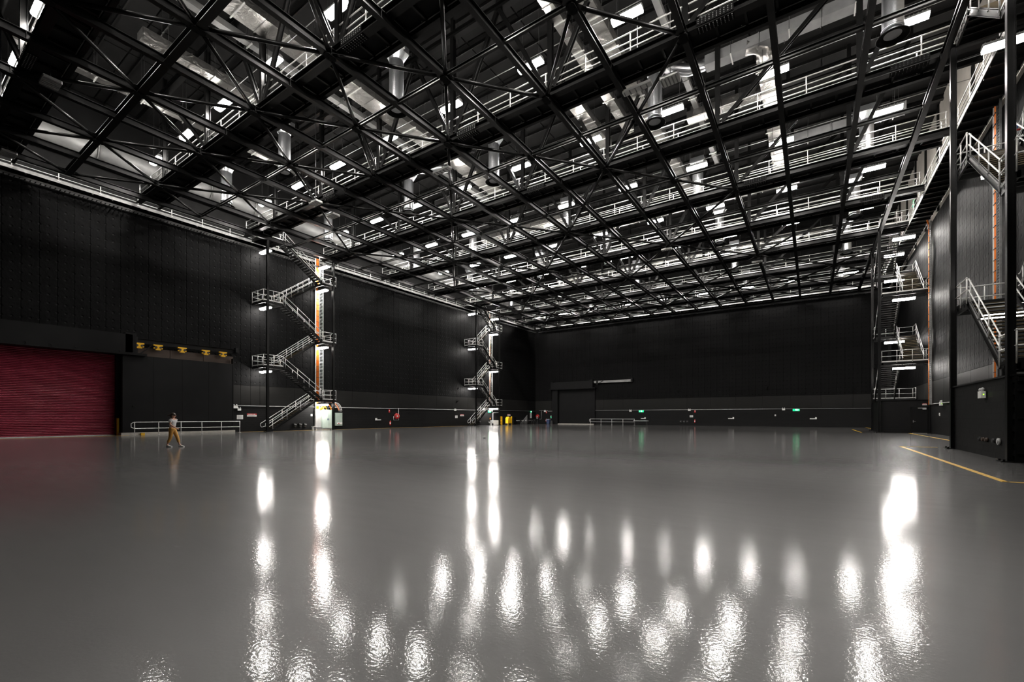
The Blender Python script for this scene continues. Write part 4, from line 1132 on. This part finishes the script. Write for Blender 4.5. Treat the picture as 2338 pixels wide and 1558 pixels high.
# dark door in the back wall
t = thing('door_3', (-37.2, YB + .2, 0), kind='structure')
obj('door_leaf', MB().box(-41.2, -33.1, YB + .1, YB + .25, .1, 6.6), DOORBLK, t)
obj('door_jamb', MB().box(-41.75, -40.6, YB - .45, YB + .1, 0, 6.7), DOORBLK, t)
obj('door_jamb', MB().box(-33.2, -33.0, YB - .3, YB + .1, 0, 6.7), DOORBLK, t)
obj('door_sill', MB().box(-40.6, -33.2, YB - .35, YB + .1, 0, .12), CONC, t)
t = thing('shutter_hood', (-37.4, YB - .5, 6.6), 'black hood box above the dark door in the back wall', 'hood')
obj('hood_box', MB().box(-41.85, -33.2, YB - .9, YB - .1, 6.75, 8.0).box(-33.8, -33.2, YB - .9, YB - .1, 8.0, 8.25).box(-41.85, -41.4, YB - .9, YB - .1, 8.0, 8.12), DOORBLK, t)
obj('hood_lip', MB().box(-42.2, -32.7, YB - .98, YB - .1, 6.58, 6.75), DOORBLK, t)
for k in range(7): obj('lip_bolt', MB().tube([(-41 + k * 1.15, YB - 1.0, 6.88), (-41 + k * 1.15, YB - .9, 6.88)], .05, 8), STEEL, t)
t = thing('door_track', (-29.5, YB - .4, 7.6), 'dark grey track beam running right from the back door hood', 'track')
obj('track_beam', MB().box(-33.1, -26.2, YB - .5, YB - .25, 7.55, 7.95), GREYDUCT, t)
obj('end_stop', MB().box(-26.2, -25.9, YB - .55, YB - .2, 7.5, 8.2), STEEL, t)
obj('track_bracket', MB().box(-32.6, -32.3, YB - .6, YB - .1, 7.3, 8.1).bar((-32.2, YB - .5, 7.5), (-31.3, YB - .5, 7.9), .1, .1), STEEL, t)

# ------------------------------------------------------------------ loose things in the far left corner
t = thing('yellow_machine', (-43.7, 64.0, 0), 'boxy yellow wheeled machine in the far left corner by the stair tower', 'machine')
obj('machine_body', MB().prism([(63.5, .3), (64.5, .3), (64.5, 1.2), (64.3, 1.4), (63.75, 1.4), (63.5, 1.15)], 0, -44.2, -43.6), YEL, t)
obj('machine_cover', MB().cbox(-43.6, -43.55, 63.6, 64.4, .4, 1.25, .01), YEL, t)
obj('machine_chassis', MB().box(-44.2, -43.6, 63.5, 64.5, .14, .3), BROWN, t)
for x in (-44.1, -43.7):
    for y in (63.65, 64.35): obj('wheel', MB().tube([(x - .06, y, .14), (x + .06, y, .14)], .14, 12), DARK, t)
for y in (63.42, 64.58): obj('guard_post', MB().bar((-43.6, y, 0), (-43.6, y, 1.5), .07, .07), YEL, t)
t = thing('yellow_cage', (-44.6, 62.6, 0), 'narrow yellow caged trolley left of the yellow machine', 'cage')
obj('cage_frame', MB().bar((-44.6, 62.2, 0), (-44.6, 62.2, 1.45), .1, .1).bar((-44.6, 63.0, 0), (-44.6, 63.0, 1.45), .1, .1).bar((-44.6, 62.2, 1.42), (-44.6, 63.0, 1.42), .08, .1).bar((-44.6, 62.2, .75), (-44.6, 63.0, .75), .06, .08).bar((-44.6, 62.2, .15), (-44.6, 63.0, .15), .08, .1), YEL, t)
mb = MB()
for k in range(6): mb.bar((-44.6, 62.3 + k * .12, .1), (-44.6, 62.3 + k * .12, 1.4), .02, .02)
obj('cage_bars', mb, YEL, t)
def plain_box(name, x0, x1, y0, y1, h, m, label, cat, lid=None):
    t = thing(name, ((x0 + x1) / 2, (y0 + y1) / 2, 0), label, cat)
    obj('box_body', MB().cbox(x0, x1, y0, y1, .02, h, .03), m, t)
    obj('box_lid', MB().cbox(x0 - .02, x1 + .02, y0 - .02, y1 + .02, h, h + .04, .03), lid or m, t)
    return t
plain_box('white_bin', XL + .4, XL + 1.0, 60.7, 61.7, .78, WHITE, 'tall white tub against the left wall beyond the farther stair tower', 'tub')
plain_box('white_cabinet', XL + .3, XL + .8, 61.9, 62.7, .4, WHITE, 'lower white box of two stacked beside the yellow cage', 'box')
t = thing('white_cabinet', (XL + .55, 62.3, .44), 'upper white box of two stacked beside the yellow cage', 'box')
obj('box_body', MB().cbox(XL + .3, XL + .8, 61.9, 62.7, .445, .8, .03), WHITE, t)
t = thing('wheelbarrow', (XL + 1.2, 60.0, 0), 'small white topped trolley behind the farther stair tower', 'trolley')
obj('tray', MB().prism([(59.5, .62), (60.5, .5), (60.4, .35), (59.7, .35)], 0, XL + .9, XL + 1.5), WHITE, t)
obj('wheel', MB().tube([(XL + 1.15, 60.3, .17), (XL + 1.25, 60.3, .17)], .17, 12), DARK, t)
obj('leg', MB().bar((XL + 1.0, 59.8, 0), (XL + 1.0, 59.9, .36), .04, .04).bar((XL + 1.4, 59.8, 0), (XL + 1.4, 59.9, .36), .04, .04), GREYDUCT, t)
wthing('warning_label', 'L', 61.2, 1.15, 0, 'small orange triangle label on the left wall behind the white trolley', 'label', None, [('label_plate', LM().prism([(-.16, -.13), (.16, -.13), (0, .15)], 1, .005, .015), ORG)])
plain_box('black_cabinet', -45.0, -44.4, 66.3, 67.2, 1.3, MATTE, 'black upright cabinet right of the yellow machine', 'cabinet')
def table(x0, x1, y, h, label, d_=.75):
    t = thing('folding_table', ((x0 + x1) / 2, y, 0), label, 'table', 'white topped folding tables')
    obj('table_top', MB().cbox(x0, x1, y - d_ / 2, y + d_ / 2, h - .05, h, .03), WHITE, t)
    for x in (x0 + .2, x1 - .2):
        for yy in (-.28, .28): obj('leg', MB().bar((x, y + yy, 0), (x, y + yy, h - .05), .03, .03), DARK, t)
def ytable(x, y0, y1, h, label, d_=.75):
    t = thing('folding_table', (x, (y0 + y1) / 2, 0), label, 'table', 'white topped folding tables')
    obj('table_top', MB().cbox(x - d_ / 2, x + d_ / 2, y0, y1, h - .05, h, .03), WHITE, t)
    for y in (y0 + .2, y1 - .2):
        for xx in (-.28, .28): obj('leg', MB().bar((x + xx, y, 0), (x + xx, y, h - .05), .03, .03), DARK, t)
ytable(-44.7, 67.6, 70.1, .74, 'white folding table against the left wall right of the black cabinet')
ytable(-44.7, 70.3, 72.8, .76, 'white folding table farthest along the left wall, under the exit sign end')
table(-25.1, -22.7, YB - 2.2, .76, 'white folding table at the end of the back railing')
def chair(x, y, rz, label):
    t = thing('black_chair', (x, y, 0), label, 'chair', 'black chairs at the far tables')
    def P(b, *a): return b
    c, s_ = math.cos(rz), math.sin(rz)
    def rot(mb):
        mb.v = [(x + (a - x) * c - (b - y) * s_, y + (a - x) * s_ + (b - y) * c, z) for a, b, z in mb.v]; return mb
    obj('seat', rot(MB().cbox(x - .22, x + .22, y - .22, y + .22, .42, .47, .04)), DARK, t)
    obj('backrest', rot(MB().cbox(x - .21, x + .21, y + .19, y + .23, .6, .9, .01)), DARK, t)
    for a in (-.19, .19):
        obj('leg', rot(MB().bar((x + a, y - .19, 0), (x + a, y - .19, .42), .025, .025)), DARK, t)
        obj('leg', rot(MB().bar((x + a, y + .2, 0), (x + a, y + .21, .7), .025, .025)), DARK, t)
chair(-43.9, 68.2, 1.5, 'black chair in front of the nearer left wall table, at its near end')
chair(-43.8, 69.3, 1.7, 'black chair in front of the nearer left wall table, at its far end')
chair(-43.9, 70.7, 1.4, 'black chair in front of the farther left wall table, at its near end')
chair(-43.8, 71.9, 1.8, 'black chair in front of the farther left wall table, at its far end')
chair(-44.3, 73.6, 1.2, 'black chair standing alone past the left wall tables')
t = thing('leaning_panel', (XL + .3, 71.8, 0), 'grey triangular panel leaning on the left wall behind the farther table', 'panel')
obj('panel_sheet', MB().prism([(70.4, 0), (72.9, 0), (72.9, 1.75)], 0, XL + .12, XL + .2), GREYDUCT, t)
t = thing('wheeled_bin', (-42.3, YB - 1.0, 0), 'dark blue wheeled bin beside the dark door in the back wall', 'bin')
obj('bin_body', MB().add([(-42.55, YB - 1.25, .05), (-42.0, YB - 1.25, .05), (-42.0, YB - .75, .05), (-42.55, YB - .75, .05), (-42.62, YB - 1.32, .9), (-41.93, YB - 1.32, .9), (-41.93, YB - .7, .9), (-42.62, YB - .7, .9)], [(0, 3, 2, 1), (4, 5, 6, 7), (0, 1, 5, 4), (1, 2, 6, 5), (2, 3, 7, 6), (3, 0, 4, 7)]), BLUE, t)
obj('bin_lid', MB().cbox(-42.66, -41.9, YB - 1.36, YB - .66, .9, .97, .05), PVC, t)
for x in (-42.5, -42.05): obj('wheel', MB().tube([(x - .03, YB - .75, .1), (x + .03, YB - .75, .1)], .1, 10), DARK, t)
plain_box('small_bin', -41.75, -41.3, YB - 1.3, YB - .85, .62, DARK, 'small black bin beside the dark blue wheeled bin', 'bin')
t = thing('floor_scrap', (-18.6, 24.3, 0), 'small dark scrap lying alone on the open floor', 'scrap')
obj('scrap_piece', MB().cbox(-18.72, -18.5, 24.2, 24.34, 0, .04, .03), DARK, t)
t = thing('blue_valve', (XR - .5, 31.5, 15.4), 'blue capped valve on a pipe high behind the nearest right stair tower', 'valve')
obj('valve_cap', MB().ell((XR - .5, 31.5, 15.5), (.13, .13, .13), 12, 8), mat('blue_cap', (.0, .12, .6), .4), t)
noise_var(MATS['blue_cap'], (.0, .11, .56), (.0, .13, .64), 6)
obj('valve_pipe', MB().tube([(XR - .1, 31.5, 15.35), (XR - .5, 31.5, 15.35), (XR - .5, 31.5, 15.4)], .05, 8), RED, t)

# ------------------------------------------------------------------ the walking woman
def skin(name, V, E, rad, m, parent, levels=2, root=0, extra=None):
    me = bpy.data.meshes.new('tmp'); me.from_pydata(V, E, [])
    o = bpy.data.objects.new('tmp', me); COL.objects.link(o)
    md = o.modifiers.new('s', 'SKIN'); md.use_smooth_shade = True
    me.skin_vertices[0].data
    for k, r in enumerate(rad):
        me.skin_vertices[0].data[k].radius = (r, r) if not isinstance(r, tuple) else r
        me.skin_vertices[0].data[k].use_root = (k == root)
    sb = o.modifiers.new('u', 'SUBSURF'); sb.levels = levels; sb.render_levels = levels
    dg = bpy.context.evaluated_depsgraph_get(); dg.update()
    res = bpy.data.meshes.new_from_object(o.evaluated_get(dg))
    bpy.data.objects.remove(o)
    mb = MB()
    mb.v = [tuple(v.co) for v in res.vertices]; mb.f = [tuple(p.vertices) for p in res.polygons]; mb.sm = [True] * len(mb.f)
    if extra: extra(mb)
    return mb
PX, PY, PR = -25.95, 8.78, R(34)
def place(mb):
    c, s_ = math.cos(PR), math.sin(PR)
    mb.v = [(PX + x * c - y * s_, PY + x * s_ + y * c, z) for x, y, z in mb.v]
    return mb
woman = thing('person', (PX, PY, 0), 'walking woman in grey shirt and mustard trousers before the left railing', 'person')
V = [(0, 0, .9), (.0, 0, 1.04), (.01, 0, 1.2), (.02, 0, 1.34), (.035, 0, 1.41), (.05, 0, 1.47), (.055, 0, 1.54), (.045, 0, 1.61),
     (.015, -.165, 1.325), (.05, -.215, 1.09), (.27, -.2, .95), (.33, -.19, .92),
     (.015, .165, 1.325), (-.1, .215, 1.1), (-.17, .21, .89), (-.18, .205, .82),
     (0, -.085, .84), (-.03, -.095, .47), (-.2, -.09, .11), (-.09, -.09, .045),
     (0, .085, .84), (.16, .095, .48), (.28, .09, .1), (.39, .09, .05)]
Eg = [(0, 1), (1, 2), (2, 3), (3, 4), (4, 5), (5, 6), (6, 7), (3, 8), (8, 9), (9, 10), (10, 11), (3, 12), (12, 13), (13, 14), (14, 15), (0, 16), (16, 17), (17, 18), (18, 19), (0, 20), (20, 21), (21, 22), (22, 23)]
rad = [(.12, .15), (.1, .13), (.1, .145), (.085, .12), .05, (.07, .065), (.1, .08), (.075, .065),
       .052, .04, .03, (.025, .038), .052, .04, .03, (.025, .038),
       .088, .055, .036, .03, .088, .055, .036, .03]
def head_hands(mb):
    mb.ell((.155, 0, 1.525), (.022, .014, .024), 8, 6)                      # nose
    for s_ in (-1, 1): mb.ell((.045, s_ * .082, 1.53), (.025, .012, .035), 8, 6)   # ears
    for (wx, wy, wz, dx, dz) in ((.36, -.19, .905, 1, -.35), (-.18, .205, .78, .15, -1)):
        L = math.hypot(dx, dz); dx /= L; dz /= L
        for k, ln in enumerate((.062, .075, .08, .07)):
            oy = -.03 + k * .02
            a = (wx - dx * .03, wy + oy, wz - dz * .03); b_ = (wx + dx * ln * .5, wy + oy, wz + dz * ln * .5)
            c_ = (wx + dx * ln * .85 - dz * .0 + .012, wy + oy, wz + dz * ln * .85 - .022)
            mb.tube([a, b_, c_], [.011, .01, .008], 6)
        mb.tube([(wx - dx * .03, wy + .03, wz - dz * .03), (wx + dx * .015 + .015, wy + .055, wz + dz * .015 + .01), (wx + dx * .045 + .02, wy + .055, wz + dz * .045)], [.012, .011, .008], 6)
obj('body', place(skin('body', V, Eg, rad, SKIN, woman, extra=head_hands)), SKIN, woman)
Vs = [(0, 0, .98), (.0, 0, 1.06), (.01, 0, 1.2), (.02, 0, 1.335), (.025, 0, 1.385), (.015, -.17, 1.32), (.03, -.2, 1.18), (.015, .17, 1.32), (-.055, .2, 1.18)]
Es = [(0, 1), (1, 2), (2, 3), (3, 4), (3, 5), (5, 6), (3, 7), (7, 8)]
obj('shirt', place(skin('shirt', Vs, Es, [(.135, .16), (.13, .155), (.125, .165), (.105, .14), .075, .072, .066, .072, .066], SHIRT, woman)), SHIRT, woman)
Vt = [(0, 0, .98), (0, 0, .9), (0, -.09, .82), (-.015, -.095, .62), (-.03, -.095, .47), (-.16, -.09, .2), (0, .09, .82), (.09, .095, .63), (.16, .095, .48), (.245, .09, .2)]
Et = [(0, 1), (1, 2), (2, 3), (3, 4), (4, 5), (1, 6), (6, 7), (7, 8), (8, 9)]
obj('trousers', place(skin('trousers', Vt, Et, [(.13, .16), (.135, .165), .11, .09, .08, .062, .11, .09, .08, .062], MUST, woman, root=1)), MUST, woman)
hm = MB().ell((.025, 0, 1.575), (.118, .1, .1), 16, 10).ell((-.03, 0, 1.52), (.085, .092, .11), 14, 8).ell((-.1, 0, 1.56), (.06, .055, .055), 12, 8).tube([(-.11, 0, 1.57), (-.2, .0, 1.545), (-.25, .01, 1.5)], [.045, .04, .02], 8)
obj('hair', place(hm), HAIR, woman)
for s_ in (-1, 1):
    obj('eye', place(MB().ell((.138, s_ * .034, 1.545), (.014, .016, .01), 8, 6)), DARK, woman)
obj('mouth', place(MB().ell((.142, 0, 1.482), (.012, .026, .008), 8, 6)), RED, woman)
for fx, fy, pitch in ((-.12, -.09, 0), (.34, .09, .0)):
    sh_ = MB()
    sh_.add([], [])
    prof = [(-.1, .035, .09), (-.06, .042, .1), (.02, .045, .085), (.09, .048, .062), (.14, .04, .05), (.165, .02, .03)]
    n = 10; vs = []; fs = []
    for x, wd, h in prof:
        for k in range(n):
            a = 2 * math.pi * k / n
            zz = .002 + h * .5 + h * .5 * math.sin(a) if math.sin(a) > -.5 else .002
            vs.append((fx + x, fy + wd * math.cos(a), zz))
    for r in range(len(prof) - 1):
        for k in range(n): fs.append((r * n + k, r * n + (k + 1) % n, (r + 1) * n + (k + 1) % n, (r + 1) * n + k))
    fs += [tuple(range(n - 1, -1, -1)), tuple((len(prof) - 1) * n + k for k in range(n))]
    sh_.add(vs, fs, True)
    so = obj('shoe', place(sh_), WHITE, woman)
    obj('shoe_sole', place(MB().cbox(fx - .105, fx + .17, fy - .047, fy + .047, 0, .018, .03)), PVC, so)
